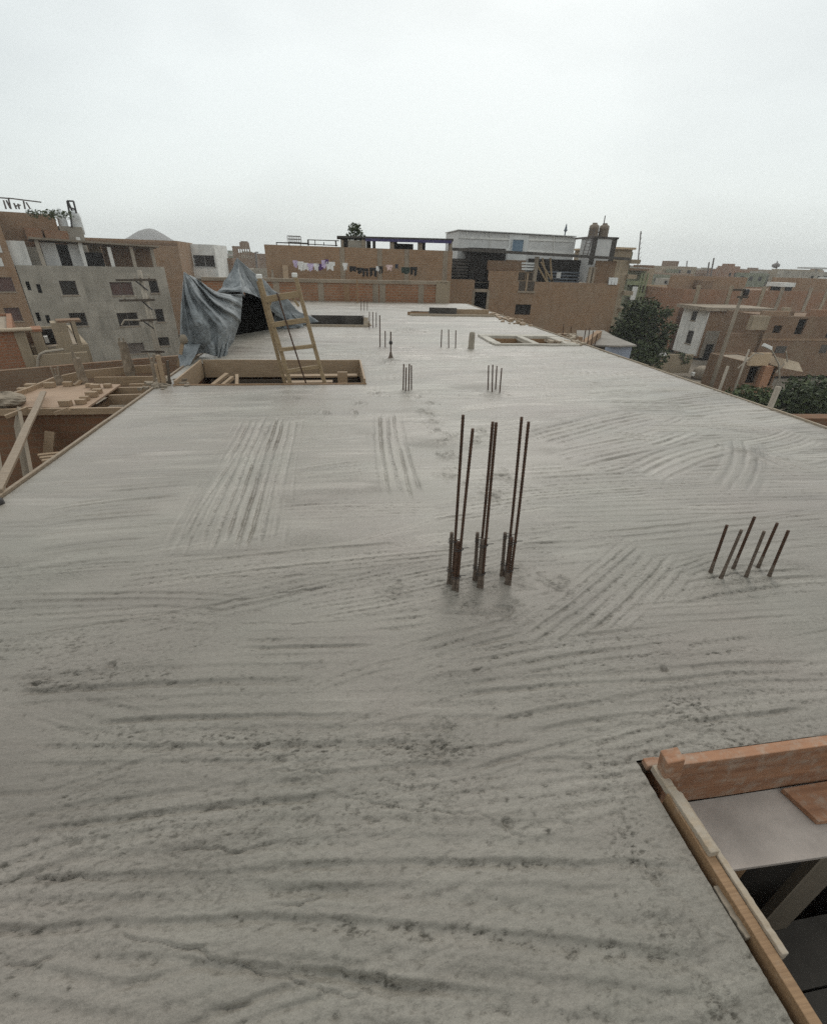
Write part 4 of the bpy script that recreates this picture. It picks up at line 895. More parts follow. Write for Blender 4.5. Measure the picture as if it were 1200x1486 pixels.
for a_ in ((426, 431.5, 377.5, 387, 'c_lilac', 'shirt', 'pale mauve shirt, leftmost on the lilac clothes line'), (432, 440, 379, 391.5, 'c_white', 'shirt', 'white shirt with sleeves, second on the lilac line'),
           (440, 447, 381, 391, 'c_white', 'cloth', 'white cloth, third on the lilac clothes line'), (447, 455, 382, 392, 'c_lilac', 'shirt', 'lilac shirt in the middle of the left clothes line'),
           (455.5, 462.5, 382, 392, 'c_white', 'shirt', 'white shirt left of the dark purple garment'), (462.8, 468, 382.5, 391, 'c_purple', 'cloth', 'dark purple garment near the right end of left line'),
           (467.5, 472, 377, 388, 'c_lilac', 'cloth', 'narrow pink lilac towel next to the purple garment'), (472, 476, 376, 381, 'c_purple', 'cloth', 'small dark purple cloth above the lilac towel'),
           (472.5, 485.5, 379.5, 391, 'c_white', 'shirt', 'wide white shirt, rightmost on the left clothes line'),
           (498, 504, 381, 391, 'c_white', 'shirt', 'white shirt, leftmost on the middle clothes line'), (508, 516, 386, 393, 'c_black', 'cloth', 'small black cloth right of the white shirt'),
           (518, 526, 388, 396, 'c_black', 'shirt', 'black top in the middle of the dark washing'), (526.5, 534, 389, 400, 'c_black', 'trousers', 'black trousers in the middle of the dark washing'),
           (537, 546.5, 388, 400, 'c_black', 'trousers', 'black trousers with wide legs left of the white vest'), (546.5, 549.5, 386, 392, 'c_white', 'cloth', 'small white vest between two black garments'),
           (550, 555, 386, 396.5, 'c_black', 'trousers', 'narrow black trousers, rightmost on the middle line'), (561, 569, 384, 391, 'c_pink', 'shirt', 'pink top alone between two clothes lines'),
           (574, 577, 383, 388, 'c_navy', 'cloth', 'tiny navy cloth right of the pink top'), (583, 594, 387.5, 396, 'c_green', 'cloth', 'dark green cloth on the rightmost clothes line'),
           (596, 604.5, 387, 399, 'c_black', 'trousers', 'black trousers, rightmost garment of all')):
    garment(*a_, legs=1 if a_[5] == 'trousers' else 0)
for x, y0, y1, lab in ((413, 384.5, 408, 'pale upright board leaning on the brick wall at left of the washing'), (393.5, 391, 408, 'narrow pale pyramid of boards at the left end of the terrace')):
    r = WS.rect(x-4, y0, x+4, y1); mb = MB(); mb.hexa([WS.p(r[0], .3, r[2]-.5), WS.p(r[1], .3, r[2]-.5), WS.p(r[1], .5, r[2]-.5), WS.p(r[0], .5, r[2]-.5)]+[WS.p(r[0]+(.13 if x < 400 else 0), .9, r[3]), WS.p(r[1]-(.13 if x < 400 else 0), .9, r[3]), WS.p(r[1]-(.13 if x < 400 else 0), 1.0, r[3]), WS.p(r[0]+(.13 if x < 400 else 0), 1.0, r[3])])
    mesh_thing('leaning_board', mb, 'wood_pale' if x > 400 else 'concrete_old', lab, 'board')

# --- centre right: brick house with the white clad upper floor
C1 = Fac(770, 410, 42., 90.); C1.o = Vector((0, 40., 0)); C1.u = Vector((1, 0, 0)); C1.n = Vector((0, 1, 0))
uL, uE = C1.at(649, 420)[0], C1.at(893, 440)[0]; zc = C1.at(835, 410)[1]
hd = C1.rect(686.5, 424, 707, 452); hd = (hd[0], hd[1], C1.at(697, 455)[1], C1.at(697, 406)[1]+3)
hw = C1.rect(747.5, 441.5, 770, 456.5)
mid = house('brick_building', 'brick house with white sheet clad upper floor and dark openings, right of the washing', C1, uL, uE, zc, 11, 'brick_tan', [hd, hw], par=.15, roof='beam')
hh_ = C1.rect(752.5, 411, 775, 422); fpart(mid, C1, 'shade_panel', (hd[0]+.005, hd[1]-.005, hd[2], zc-.16), .11, .16, 'void'); fpart(mid, C1, 'shade_panel', (hw[0]+.005, hw[1]-.005, hw[2], hw[3]), .12, .165, 'dark')  # dark panels added in both openings as their shade
r = C1.rect(687, 419, 708, 423.5); fpart(mid, C1, 'lintel', r, .02, .16, 'beam')
for x in (686.5, 707.5): uu = C1.at(x, 436)[0]; mb = MB(); C1.box(mb, uu-.10, uu+.10, -.02, .14, C1.at(x, 456)[1], C1.at(x, 421)[1]); mb.build('door_jamb', 'beam', mid)
r = C1.rect(650, 405, 686, 411); fpart(mid, C1, 'wall_step', (r[0], r[1], zc, r[3]), 0, .18, 'brick_tan')
r = C1.rect(708.5, 392.5, 752, 410); fpart(mid, C1, 'wall_step', (r[0], r[1], zc, r[3]), 0, .18, 'brick_tan')
r = C1.rect(709, 378, 757, 392.5); fpart(mid, C1, 'wall_step', (r[0], r[1], C1.at(730, 392)[1], r[3]), .3, .5, 'brick_dull')
fpart(mid, C1, 'window_sill', C1.rect(751, 422, 776, 424.5), -.08, -.003, 'beam')
fw = C1.back(.25); r = C1.rect(752.5, 394, 775, 411)
window(mid, fw, (r[0], r[1], zc+.02, r[3]), 'wood_dark', 'wood_pale', 0, 1)
fpart(mid, C1, 'shade_panel', (hh_[0], hh_[1], hh_[2], zc+.015), -.012, .02, 'wood_dark'); fpart(mid, C1, 'post', C1.rect(763, 396, 765.5, 422), -.05, -.015, 'wood_pale')  # dark panel on the wall stands in for shade in the window
r = C1.rect(775.5, 372, 780, 411); fpart(mid, C1, 'post', (r[0], r[1], zc, r[3]), 0, .3, 'concrete_old')
for x, w in ((856.5, .28), (861.5, .26)): r = C1.rect(x-1.4, 387, x+1.4, 411); fpart(mid, C1, 'post', (r[0], r[1], zc, r[3]), .0, .3, 'beam')
r = C1.rect(864, 378, 893, 411); fpart(mid, C1, 'wall_step', (r[0], r[1], zc, r[3]), .1, .3, 'brick_dull')
# dark louvres and sheds on the terrace
r = C1.rect(657, 375, 690, 403); fb = C1.back(.9)
fpart(mid, C1, 'dark_shed', (r[0], r[1], zc, r[3]), 1.1, 2.2, 'dark')
mb = MB()
for k in range(6): zz = r[2]+(r[3]-r[2])*(k+.5)/6; C1.box(mb, r[0], r[1], .95, 1.08, zz-.09, zz+.07)
mb.build('louvre_slats', 'dark_board', mid)
r = C1.rect(684, 364, 735, 420); fpart(mid, C1, 'dark_shed', (r[0], r[1], zc, r[3]), .6, 2.3, 'dark')
r = C1.rect(682, 359.5, 735.5, 363.5); fpart(mid, C1, 'shed_roof', r, .2, 2.6, 'roofdark')
mb = MB(); p, q = C1.at(655, 361), C1.at(913, 375.5); mb.beam(C1.p(p[0], -.12, p[1]), C1.p(q[0], -.12, q[1]), .16, .20); mb.build('roof_beam', 'dark_board', mid)
mb = MB()
for k in range(3): r = C1.rect(758, 380.5+k*4.2, 780, 383.2+k*4.2); C1.box(mb, r[0], r[1], .15, .2, r[2], r[3])
mb.build('white_slats', 'clad', mid)
mb = MB()
for a_, b_, w in (((781, 384), (796, 410), .12), ((787, 380), (804, 409), .12), ((800.5, 374), (803, 410), .12), ((789, 374), (797, 410), .10)):
    p, q = C1.at(*a_), C1.at(*b_); mb.beam(C1.p(p[0], .3, p[1]), C1.p(q[0], .3, q[1]), w, w, (0, 1, 0))
mb.build('stair_timber', 'wood', mid)
r = C1.rect(781, 376, 864, 411); fpart(mid, C1, 'terrace_back_wall', (r[0], r[1], zc, r[3]), 2.4, 2.55, 'dark')
r = C1.rect(806, 392, 853, 411); mb = MB()
for k in range(4): zz = r[2]+(r[3]-r[2])*k/4; C1.box(mb, r[0], r[1], 1.4+.05*k, 1.5+.05*k, zz, zz+(r[3]-r[2])/4-.12)
mb.build('stacked_sheets', 'slate', mid)
r = C1.rect(816, 395, 822, 404); fpart(mid, C1, 'white_panel', r, 1.1, 1.2, 'clad_grey')
# white upper floor
U1 = C1.back(2.7); r = U1.rect(664.5, 337, 834, 377); za, zb = U1.at(664, 334.5)[1], U1.at(834, 344)[1]
mb = MB(); c = [(r[0], 0), (r[1], 0), (r[1], 5), (r[0], 5)]
mb.hexa([U1.p(u_, v_, zc) for u_, v_ in c]+[U1.p(u_, v_, za if u_ == r[0] else zb) for u_, v_ in c]); mb.build('clad_storey', 'clad_grey', mid)
mb = MB()
def strip(x0, y0, x1, y1, w=.14):
    p, q = U1.at(x0, y0), U1.at(x1, y1); mb.beam(U1.p(p[0], -.03, p[1]), U1.p(q[0], -.03, q[1]), .05, w, (0, 1, 0) if abs(x1-x0) < abs(y1-y0) else (0, 0, 1))
strip(665, 344, 740, 347); strip(762, 347, 833, 350); strip(665, 361, 740, 362); strip(762, 363, 833, 368); strip(711, 337, 711, 378, .16); strip(803, 341, 803, 371, .16)
for x in (677.5, 705, 733, 778, 806): strip(x, 335.5+(x-664)*.053, x, 345+(x-664)*.03, .12)
mb.build('clad_trim', 'white', mid)
mb = MB(); p, q = U1.at(664, 334), U1.at(835, 343.5); mb.beam(U1.p(p[0], 2.4, p[1]+.04), U1.p(q[0], 2.4, q[1]+.04), 5.2, .06); mb.build('clad_roof', 'clad_grey', mid)
r = U1.rect(737, 340, 765, 378); fpart(mid, U1, 'door_surround', (r[0], r[1], r[2], r[3]), -.06, -.01, 'clad')
r = U1.rect(741.5, 346.5, 759, 366); window(mid, U1, r, 'glass_blue', 'clad', -.17, 0)
r = U1.rect(733, 377, 762, 390); fpart(mid, U1, 'brick_base', (r[0], r[1], zc, U1.at(745, 377)[1]), -.12, -.01, 'brick_dull')
# tank stand and its two tanks
T1 = C1.back(1.0); r = T1.rect(858, 346, 893, 372); st = thing('tank_stand', 'white walled stand under two brown water tanks', 'tank stand', T1.p((r[0]+r[1])/2, .8, zc))
z0_ = r[2]; mb = MB(); T1.box(mb, r[0], r[1], 0, 2, zc, r[3]); mb.build('stand_wall', 'clad_grey', st)
for u_ in (r[0]+.2, r[1]-.2): mb = MB(); T1.box(mb, u_-.22, u_+.22, -.03, -.005, z0_-.6, r[3]+.05); mb.build('stand_post', 'roofdark', st)
mb = MB(); T1.box(mb, r[0]-.1, r[1]+.1, -.08, 2.1, r[3], r[3]+.14); mb.build('stand_slab', 'roofdark', st)
for (x0, x1, lab) in ((863, 876.5, 'brown ribbed water tank, left one on the white walled stand'), (878, 891.5, 'brown ribbed water tank, right one on the white walled stand')):
    q = T1.rect(x0, 326, x1, 345); rad = (q[1]-q[0])/2; hh = q[3]-q[2]; base = T1.p((q[0]+q[1])/2, 1., r[3]+.14); o = thing('water_tank', lab, 'water tank', base, 'brown rooftop water tanks')
    mb = MB(); mb.lathe(base, [(rad*.97, 0), (rad, .06), (rad*.96, hh*.3), (rad, hh*.33), (rad*.95, hh*.6), (rad*.99, hh*.63), (rad*.93, hh*.9), (rad*.55, hh*1.0)], 18); mb.build('tank_body', 'tank_brown', o, True)
    mb = MB(); mb.lathe(base+Vector((0, 0, hh)), [(rad*.5, -.03), (rad*.5, .07), (rad*.4, .11)], 14); mb.build('lid', 'tank_brown', o, True)
mb = MB(); p, q = T1.at(884, 325), T1.at(886.5, 311); mb.beam(T1.p(p[0], .9, p[1]), T1.p(q[0], .9, q[1]), .06, .06, (0, 1, 0)); mesh_thing('antenna_mast', mb, 'mesh_wire', 'thin mast above the two brown water tanks', 'mast')
mb = MB(); r = T1.rect(848, 331, 860, 370)
for u_ in (r[0], r[1]-.3): mb.beam(T1.p(u_, -.1, r[2]), T1.p(u_+.25, -.1, r[3]), .06, .06, (0, 1, 0))
for k in range(8): t = (k+.5)/8; mb.beam(T1.p(r[0]+.25*t, -.1, r[2]+(r[3]-r[2])*t), T1.p(r[1]-.3+.25*t, -.1, r[2]+(r[3]-r[2])*t), .04, .04)
p, q = T1.at(834, 346), T1.at(862, 343.5); mb.beam(T1.p(p[0], -.1, p[1]), T1.p(q[0], -.1, q[1]), .12, .14)
mesh_thing('roof_ladder', mb, 'mesh_wire', 'grey steel ladder and walkway left of the tank stand', 'ladder')
mb = MB(); p = U1.at(823, 342); mb.lathe(U1.p(p[0], .5, p[1]), [(.06, 0), (.05, .3), (.16, .42), (.10, .55), (.03, .9)], 10); mesh_thing('chimney_cowl', mb, 'slate', 'small vent cowl on the right end of the white clad roof', 'vent')
mb = MB(); p = C1.at(888.5, 407)
for k in range(3): mb.hexa([C1.p(p[0]-.35+.28*k, -.1, p[1]-.3), C1.p(p[0]-.12+.28*k, -.1, p[1]-.3), C1.p(p[0]-.12+.28*k, -.06, p[1]-.3), C1.p(p[0]-.35+.28*k, -.06, p[1]-.3), C1.p(p[0]-.37+.28*k, -.05, p[1]+.25), C1.p(p[0]-.1+.28*k, -.05, p[1]+.22), C1.p(p[0]-.1+.28*k, -.02, p[1]+.22), C1.p(p[0]-.37+.28*k, -.02, p[1]+.25)])
mesh_thing('hung_cloth', mb, 'c_white', 'white cloth hung on the brick wall under the water tanks', 'laundry')

# ------------------------------------------------------------------ left side of the street
L1 = Fac(22, 385, 55., 60.6)                                      # grey rendered house, plane shared by its neighbour
zr = L1.at(130, 386)[1]; e1 = L1.at(238, 386)[0]
ops = [L1.rect(88, 407, 112, 428), L1.rect(161, 409, 193, 428.5), L1.rect(217, 406.5, 230, 425), L1.rect(102, 453.5, 126, 473), L1.rect(171, 453.5, 201, 473), L1.rect(226, 448, 238, 467), L1.rect(181, 497.5, 210, 513), L1.rect(228, 489, 246, 502),
       L1.rect(38.5, 408, 44, 421), L1.rect(54, 412, 60, 425), L1.rect(53, 453, 58.5, 466), L1.rect(67, 457, 73, 469)]
gr = house('rendered_house', 'grey cement rendered house with rows of dark windows and an open roof floor, at left', L1, 0, e1, zr, 10, 'render', ops, par=.1)
for k, o in enumerate(ops):
    if k < 8: window(gr, L1, o, ['glass', 'curtain', 'dark', 'glass', 'glass', 'dark', 'frame', 'glass'][k], 'frame', .12, 1 if k in (1, 4, 6) else 0)
# open top floor under a sloping canopy
mb = MB(); L2 = L1.back(1.2)
p, q = L1.at(41, 344), L1.at(230, 357); 
mb.hexa([L1.p(p[0], -.25, p[1]-.10), L1.p(q[0], -.25, q[1]-.10), L1.p(q[0], 3.0, q[1]-.28), L1.p(p[0], 3.0, p[1]-.28), L1.p(p[0], -.25, p[1]+.04), L1.p(q[0], -.25, q[1]+.04), L1.p(q[0], 3.0, q[1]-.2), L1.p(p[0], 3.0, p[1]-.2)])
mb.build('canopy', 'concrete_old', gr)
for x, y in ((62, 352), (123, 348), (163, 362), (195, 362), (224, 362)):
    a = L1.at(x, 378)[0]; mb = MB(); L1.box(mb, a-.14, a+.14, .1, .38, zr-.05, L1.at(x, y-4)[1]); mb.build('canopy_post', 'white' if x in (123, 163) else 'pole', gr)
for x0, y0, x1, y1, v, m in ((13, 349, 40, 379, .4, 'white'), (41, 358, 58, 379, 1.2, 'render'), (60, 352, 82, 366, .9, 'clad_grey'), (60, 366, 84, 379, 1.0, 'render'), (82, 354, 101, 379, 1.5, 'dark'), (101, 354, 118, 379, .9, 'clad_grey'), (124, 366, 150, 379, 1.6, 'dark'), (128, 352, 146, 366, 2.2, 'render_warm'), (150, 358, 222, 379, 2.4, 'brick_dull')):
    f = L1.back(v); r = f.rect(x0, y0, x1, y1); mb = MB(); f.box(mb, r[0], r[1], 0, .25, zr-.1, r[3]); mb.build('roof_wall', m, gr)
# brown house to its left, taller, its top floor running on behind
zb_ = L1.at(20, 302)[1]
hb = [L1.rect(-8, 402, 20, 423), L1.rect(8, 446, 31, 466)]
br = house('brick_house', 'tall brown brick house cut by the left edge of the picture', L1, -11, -.06, zb_, 11, 'brick_tan', hb, par=.3)
for r in hb: window(br, L1, r, 'curtain', 'frame', .08, 0)
r = L1.rect(-3, 352, 1.5, 366); fpart(br, L1, 'white_board', r, -.05, -.01, 'white')
r = L1.rect(-4, 374, 4, 386); fpart(br, L1, 'white_board', r, -.05, -.01, 'white')
f = L1.back(4.4); r = f.rect(20, 303, 82, 370); mb = MB(); f.box(mb, -.05, f.at(81, 320)[0], 0, 6, zr-.1, zb_-.05); mb.build('top_storey', 'brick_tan', br)
f = L1.back(3.2); r = f.rect(38, 330, 62, 352); mb = MB(); f.box(mb, r[0], r[1], 0, 1.1, zr-.1, r[3]); mb.build('roof_room', 'brick', br)
r = f.rect(66, 334, 100, 352); mb = MB(); f.box(mb, r[0], r[1], 0, 1.1, zr-.1, r[3]); mb.build('roof_room', 'brick', br)
r = f.rect(100, 328, 124, 352); tw = thing('tank_stand', 'grey block carrying two white water tanks above the grey house', 'tank stand', f.p((r[0]+r[1])/2, 1, zr)); mb = MB(); f.box(mb, r[0]-.5, r[1], 1.2, 3.2, zr, r[3]); mb.build('stand_wall', 'render', tw)
f2 = L1.back(5.2)
for x0, x1, y0, y1, lab in ((83, 97, 305, 332, 'white water tank, left one of two above the grey house'), (102, 118, 306, 329, 'white water tank beside a dark frame, right one above the grey house')):
    q = f2.rect(x0, y0, x1, y1); rad = (q[1]-q[0])/2; hh = q[3]-q[2]; c = f2.p((q[0]+q[1])/2, 0, q[2]); o = thing('water_tank', lab, 'water tank', c, 'white rooftop water tanks')
    mb = MB(); mb.lathe(c, [(rad*.95, -.6), (rad, 0), (rad*.97, hh*.5), (rad, hh*.55), (rad*.9, hh*.9), (rad*.4, hh)], 16); mb.build('tank_body', 'tank_white', o, True)
    mb = MB(); mb.lathe(c+Vector((0, 0, hh)), [(rad*.42, -.06), (rad*.42, .08), (rad*.3, .14)], 12); mb.build('lid', 'tank_white', o, True)
mb = MB()
for a_, b_ in (((96, 292), (100, 312)), ((105, 292), (109.5, 310)), ((96, 292), (105.5, 292.5)), ((97, 300), (107, 304)), ((101, 310), (103, 330)), ((97, 292), (103, 306))):
    p, q = f2.at(*a_), f2.at(*b_); mb.beam(f2.p(p[0], -.9, p[1]), f2.p(q[0], -.9, q[1]), .12, .12, (0, 1, 0))
mesh_thing('steel_frame', mb, 'black', 'dark steel frame standing between the two white roof tanks', 'frame')
mb = MB(); fr = L1.back(1.)
for a_, b_ in (((-6, 286), (14, 287.5)), ((12, 287), (60, 293)), ((5, 290), (9, 303)), ((9, 290), (15, 302)), ((12, 287), (16, 303)), ((20, 294), (24, 303)), ((26, 295), (28, 303)), ((34, 291), (36.5, 303)), ((38, 293), (44, 303)), ((21, 299), (30, 297))):
    p, q = fr.at(*a_), fr.at(*b_); mb.beam(fr.p(p[0], 0, p[1]), fr.p(q[0], 0, q[1]), .09, .09, (0, 1, 0))
mesh_thing('roof_fence', mb, 'mesh_wire', 'ragged stick and wire fence on the roof of the brown house', 'fence')
def clump(name, mat, label, cat, centers, n, leaf, seed, trunk=None, kind=None, group=None):
    r = random.Random(seed); root = thing(name, label, cat, trunk[0] if trunk else centers[0][0], group); mb = MB()
    tot = sum(c[1]**2 for c in centers)
    for c, rad, sz in centers:
        c = Vector(c)
        for k in range(int(n*rad**2/tot)):
            d = Vector((r.gauss(0, 1), r.gauss(0, 1), r.gauss(0, 1))).normalized()*rad*r.random()**.45; d.z *= sz
            p = c+d; a = Vector((r.gauss(0, 1), r.gauss(0, 1), r.gauss(0, .7))).normalized(); b = a.cross(Vector((r.gauss(0, 1), r.gauss(0, 1), r.gauss(0, 1)))).normalized(); s = leaf*r.uniform(.5, 1.3)
            mb.face(p-a*s, p+b*s*.5, p+a*s, p-b*s*.5)
    mb.build('crown', mat, root)
    if trunk:
        mb = MB(); p, q, rr = Vector(trunk[0]), Vector(trunk[1]), trunk[2]; mb.tube([p, p.lerp(q, .35)+Vector((.1*rr, .2*rr, 0)), p.lerp(q, .7), q], [rr, rr*.8, rr*.6, rr*.3], 8)
        for c, rad, sz in centers[:7]: mb.tube([p.lerp(q, .55), (p.lerp(q, .7)+Vector(c))/2, Vector(c)], [rr*.4, rr*.28, rr*.1], 6)
        mb.build('trunk', 'trunk', root, True)
    return root
c0 = fr.p(fr.at(50, 300)[0], 2, zb_-.1)
clump('roof_plant', 'leaf2', 'low straggly plants on the roof of the brown house at far left', 'plant', [(c0, .7, .5), (c0+Vector((1.2, .4, 0)), .8, .55), (c0+Vector((2.3, .6, 0)), .6, .6)], 420, .12, 21)
pc = W0.back(1.4); g = pc.at(516, 338); q = pc.p(g[0], 0, zt+.9)
ct = [(pc.p(g[0]+dx, dy, g[1]+dz), .22, 1.25) for dx, dy, dz in ((-.5, 0, -.25), (.5, .2, -.25), (.1, .1, .12), (-.2, .1, .05), (.3, 0, 0.), (0, 0, -.25), (-.33, 0, .2), (.15, 0, .4), (-.05, 0, .33))]
clump('roof_tree', 'leaf2', 'spiky bush sprouting above the pergola of the long brick house', 'plant', ct, 520, .10, 22, (q-Vector((0, 0, .2)), pc.p(g[0], 0, g[1]), .05))
# tan brick block behind
B3 = Fac(125, 400, 78., 90.); B3.u = Vector((1, .10, 0)).normalized(); B3.n = Vector((-B3.u.y, B3.u.x, 0))
u0, u1 = B3.at(118, 400)[0], B3.at(266.5, 400)[0]; z3 = B3.at(200, 347)[1]
tb = house('brick_building', 'plain tan brick block rising behind the grey rendered house', B3, u0, u1, z3, 12, 'brick_tan', par=.3)
r = B3.rect(120, 346, 266, 352); mb = MB(); B3.box(mb, u0, u1, -.06, -.005, z3-.5, z3-.25); mb.build('ring_beam', 'brick_dull', tb)
# white modern house
B4 = Fac(270, 380, 85., 90.); u0, u1 = B4.at(262, 370)[0], B4.at(313.5, 375)[0]; z4 = B4.at(290, 354)[1]
hw4 = B4.rect(281.5, 370, 311.5, 387)
wh = house('white_house', 'white modern house with a glazed balcony, behind the tarpaulin', B4, u0, u1, z4, 9, 'white', [hw4], par=.3, roof='white')
window(wh, B4, hw4, 'glass', 'clad_grey', .5, 1)
r = B4.rect(280, 389, 314, 402); fpart(wh, B4, 'balcony_front', r, -1.0, -.9, 'white'); fpart(wh, B4, 'balcony_floor', (r[0], r[1], r[2]-.15, r[2]), -1.0, -.01, 'white')
r = B4.rect(265, 381, 281, 388); fpart(wh, B4, 'white_ledge', r, -.6, -.01, 'white')
r = B4.rect(281, 386.5, 312, 388.5); fpart(wh, B4, 'hand_rail', (r[0], r[1], r[2]+.05, r[3]), -1.0, -.95, 'clad_grey')
r = B4.rect(264, 402, 322, 425); fpart(wh, B4, 'lower_wall', (r[0], r[1], GZ, r[3]), -.4, -.05, 'render')
B6 = Fac(325, 380, 92., 90.); u0, u1 = B6.at(313, 380)[0], B6.at(338, 380)[0]
h6 = house('brick_house', 'dull brown house with a small dark roof opening, right of the white house', B6, u0, u1, B6.at(325, 374)[1], 8, 'brick_dull')
r = B6.rect(314.5, 370, 324, 377); fpart(h6, B6, 'roof_room', (r[0], r[1], r[2]-.5, r[3]), .1, 2, 'brick_dull'); r = B6.rect(316, 372, 321, 377); fpart(h6, B6, 'roof_opening', r, .04, .09, 'dark')
B5 = Fac(355, 365, 150., 90.)
r5 = B5.rect(341, 357, 372, 420)
tg = [B5.rect(345.5+k*3.4, 361, 347.6+k*3.4, 366) for k in range(5)]+[B5.rect(346.5+k*3.4, 369.5, 348.4+k*3.4, 374.5) for k in range(6)]
tower = thing('brick_tower', 'far unfinished brick tower pierced by two rows of arched openings', 'tower', B5.p((r5[0]+r5[1])/2, 3, GZ))
z5 = B5.at(352, 357)[1]; mb = MB(); mb.panel(B5.p(r5[0], 0, 0), B5.u, B5.at(363, 365)[0]-r5[0], GZ, z5, .5, [(a-r5[0], b-r5[0], c, d) for a, b, c, d in tg[:5]+tg[5:10]]); mb.panel(B5.p(B5.at(363, 365)[0]+.01, 0, 0), B5.u, B5.at(371, 375)[0]-B5.at(363, 365)[0], GZ, B5.at(368, 366)[1], .5, [(a-B5.at(363, 365)[0], b-B5.at(363, 365)[0], c, d) for a, b, c, d in tg[10:]]); mb.build('wall', 'brick_dull', tower)
r = B5.rect(347.5, 351, 359.5, 357.5); fpart(tower, B5, 'lantern', r, .05, 2.5, 'brick_dull'); r = B5.rect(349, 349.5, 358, 351); fpart(tower, B5, 'cap', r, .3, 2.2, 'brick_dull')
r = B5.rect(348, 377, 372, 420); fpart(tower, B5, 'rear_block', (r[0], r[1], GZ, r[3]), .6, 9, 'brick_dull')
mb = MB(); p, q = B5.at(371, 372), B5.at(371, 365.5); mb.beam(B5.p(p[0], 0, p[1]-3), B5.p(q[0], 0, q[1]), .4, .4, (0, 1, 0)); q2 = B5.at(375, 366); mb.beam(B5.p(q[0], 0, q[1]), B5.p(q2[0], 0, q2[1]), .3, .3); mesh_thing('street_lamp', mb, 'mesh_wire', 'small hooked lamp post just right of the far brick tower', 'lamp')
B9 = Fac(380, 395, 60., 90.); u0, u1 = B9.at(352, 400)[0], B9.at(392, 400)[0]
house('rendered_house', 'low grey house between the tarpaulin peak and the long brick house', B9, u0, u1, B9.at(375, 391)[1], 8, 'render', [B9.rect(361, 395, 368, 403)])
# nearer left: brick house with a beige balcony house beside it
L7 = Fac(10, 500, 24., 60.6); z7 = L7.at(20, 477)[1]; e7 = L7.at(27, 500)[0]
h7 = house('brick_house', 'orange brick house with a pale corner strip at the left edge below the brown house', L7, -5, e7, z7, 6, 'brick_bright', par=.1)
r = L7.rect(27, 482, 33, 545); mb = MB(); L7.box(mb, e7-.02, e7+.32, -.03, .5, GZ, z7-.01); mb.build('corner_column', 'render_warm', h7)
mb = MB(); p, q = L7.at(-6, 479), L7.at(46, 477); mb.tube([L7.p(p[0], -.1, p[1]), L7.p(q[0], -.1, q[1])], .07, 8); mb.build('roof_pipe', 'canvas', h7)
f = L7.back(.6); r = f.rect(36, 484, 50, 520); rr = f.rect(32, 478, 65, 545)
L8 = L7.back(.5); o8 = [L8.rect(37, 482, 50, 517), L8.rect(66, 481, 78, 507), L8.rect(104.5, 468, 111, 496)]
e8 = L8.at(134, 520)[0]; s8 = e7+.36; zt8 = L8.at(55, 477)[1]
h8 = house('rendered_house', 'beige rendered house with a dark doorway and balcony parapet, below the grey house', L8, s8, e8, L8.at(115, 500)[1], 7, 'render_warm', [o8[0][:3]+(99,), o8[1][:3]+(99,)], par=.1)
for x0, x1, yt in ((50, 66, 479), (82, 104, 468), (111, 117, 466)):
    r = L8.rect(x0, yt, x1, 520); fpart(h8, L8, 'upper_wall', (r[0], r[1], L8.at(115, 500)[1], r[3]), .01, .9, 'render_warm')
r = L8.rect(82, 464.5, 118, 468); fpart(h8, L8, 'lintel', r, .02, .8, 'brick_dull'); r = L8.rect(44, 473, 60, 479); fpart(h8, L8, 'red_tile_edge', (r[0], r[1], r[3]-.22, r[3]-.12), .0, 1.2, 'brick_bright')
f = L8.back(1.2); r = f.rect(62, 478, 82, 516); fpart(h8, L8, 'dark_recess', (r[0], r[1], GZ, r[3]), 1.3, 1.5, 'dark'); r = f.rect(34, 478, 52, 520); fpart(h8, L8, 'dark_recess', (r[0], r[1], GZ, r[3]), .9, 1.1, 'brick_dull')
r = L8.rect(66, 491, 72, 500); fpart(h8, L8, 'white_box', r, .5, .9, 'white')
fp = L8.back(-.8); r = fp.rect(56, 512, 134, 560); fpart(h8, L8, 'balcony_parapet', (r[0], r[1], r[3]-1.7, r[3]), -.95, -.8, 'render_warm'); r2 = (r[0], r[1], r[3]-1.75, r[3]-1.6); fpart(h8, L8, 'balcony_floor', r2, -.79, -.005, 'render_warm')
mb = MB(); pts = [fp.at(54.5, 540), fp.at(54.5, 520), fp.at(58, 513), fp.at(65, 509.5), fp.at(92, 506)]; mb.tube([fp.p(a, -.15, b) for a, b in pts], .05, 7); mb.build('bent_pipe', 'pole', h8)
mb = MB(); f = L8.back(-2.5); r = f.rect(110, 530, 300, 560); f.box(mb, r[0]-3, r[1]+8, 0, .2, GZ, f.at(190, 522)[1]); mesh_thing('street_wall', mb, 'brick_dull', 'dull brick garden wall at the foot of the grey rendered house', 'wall')
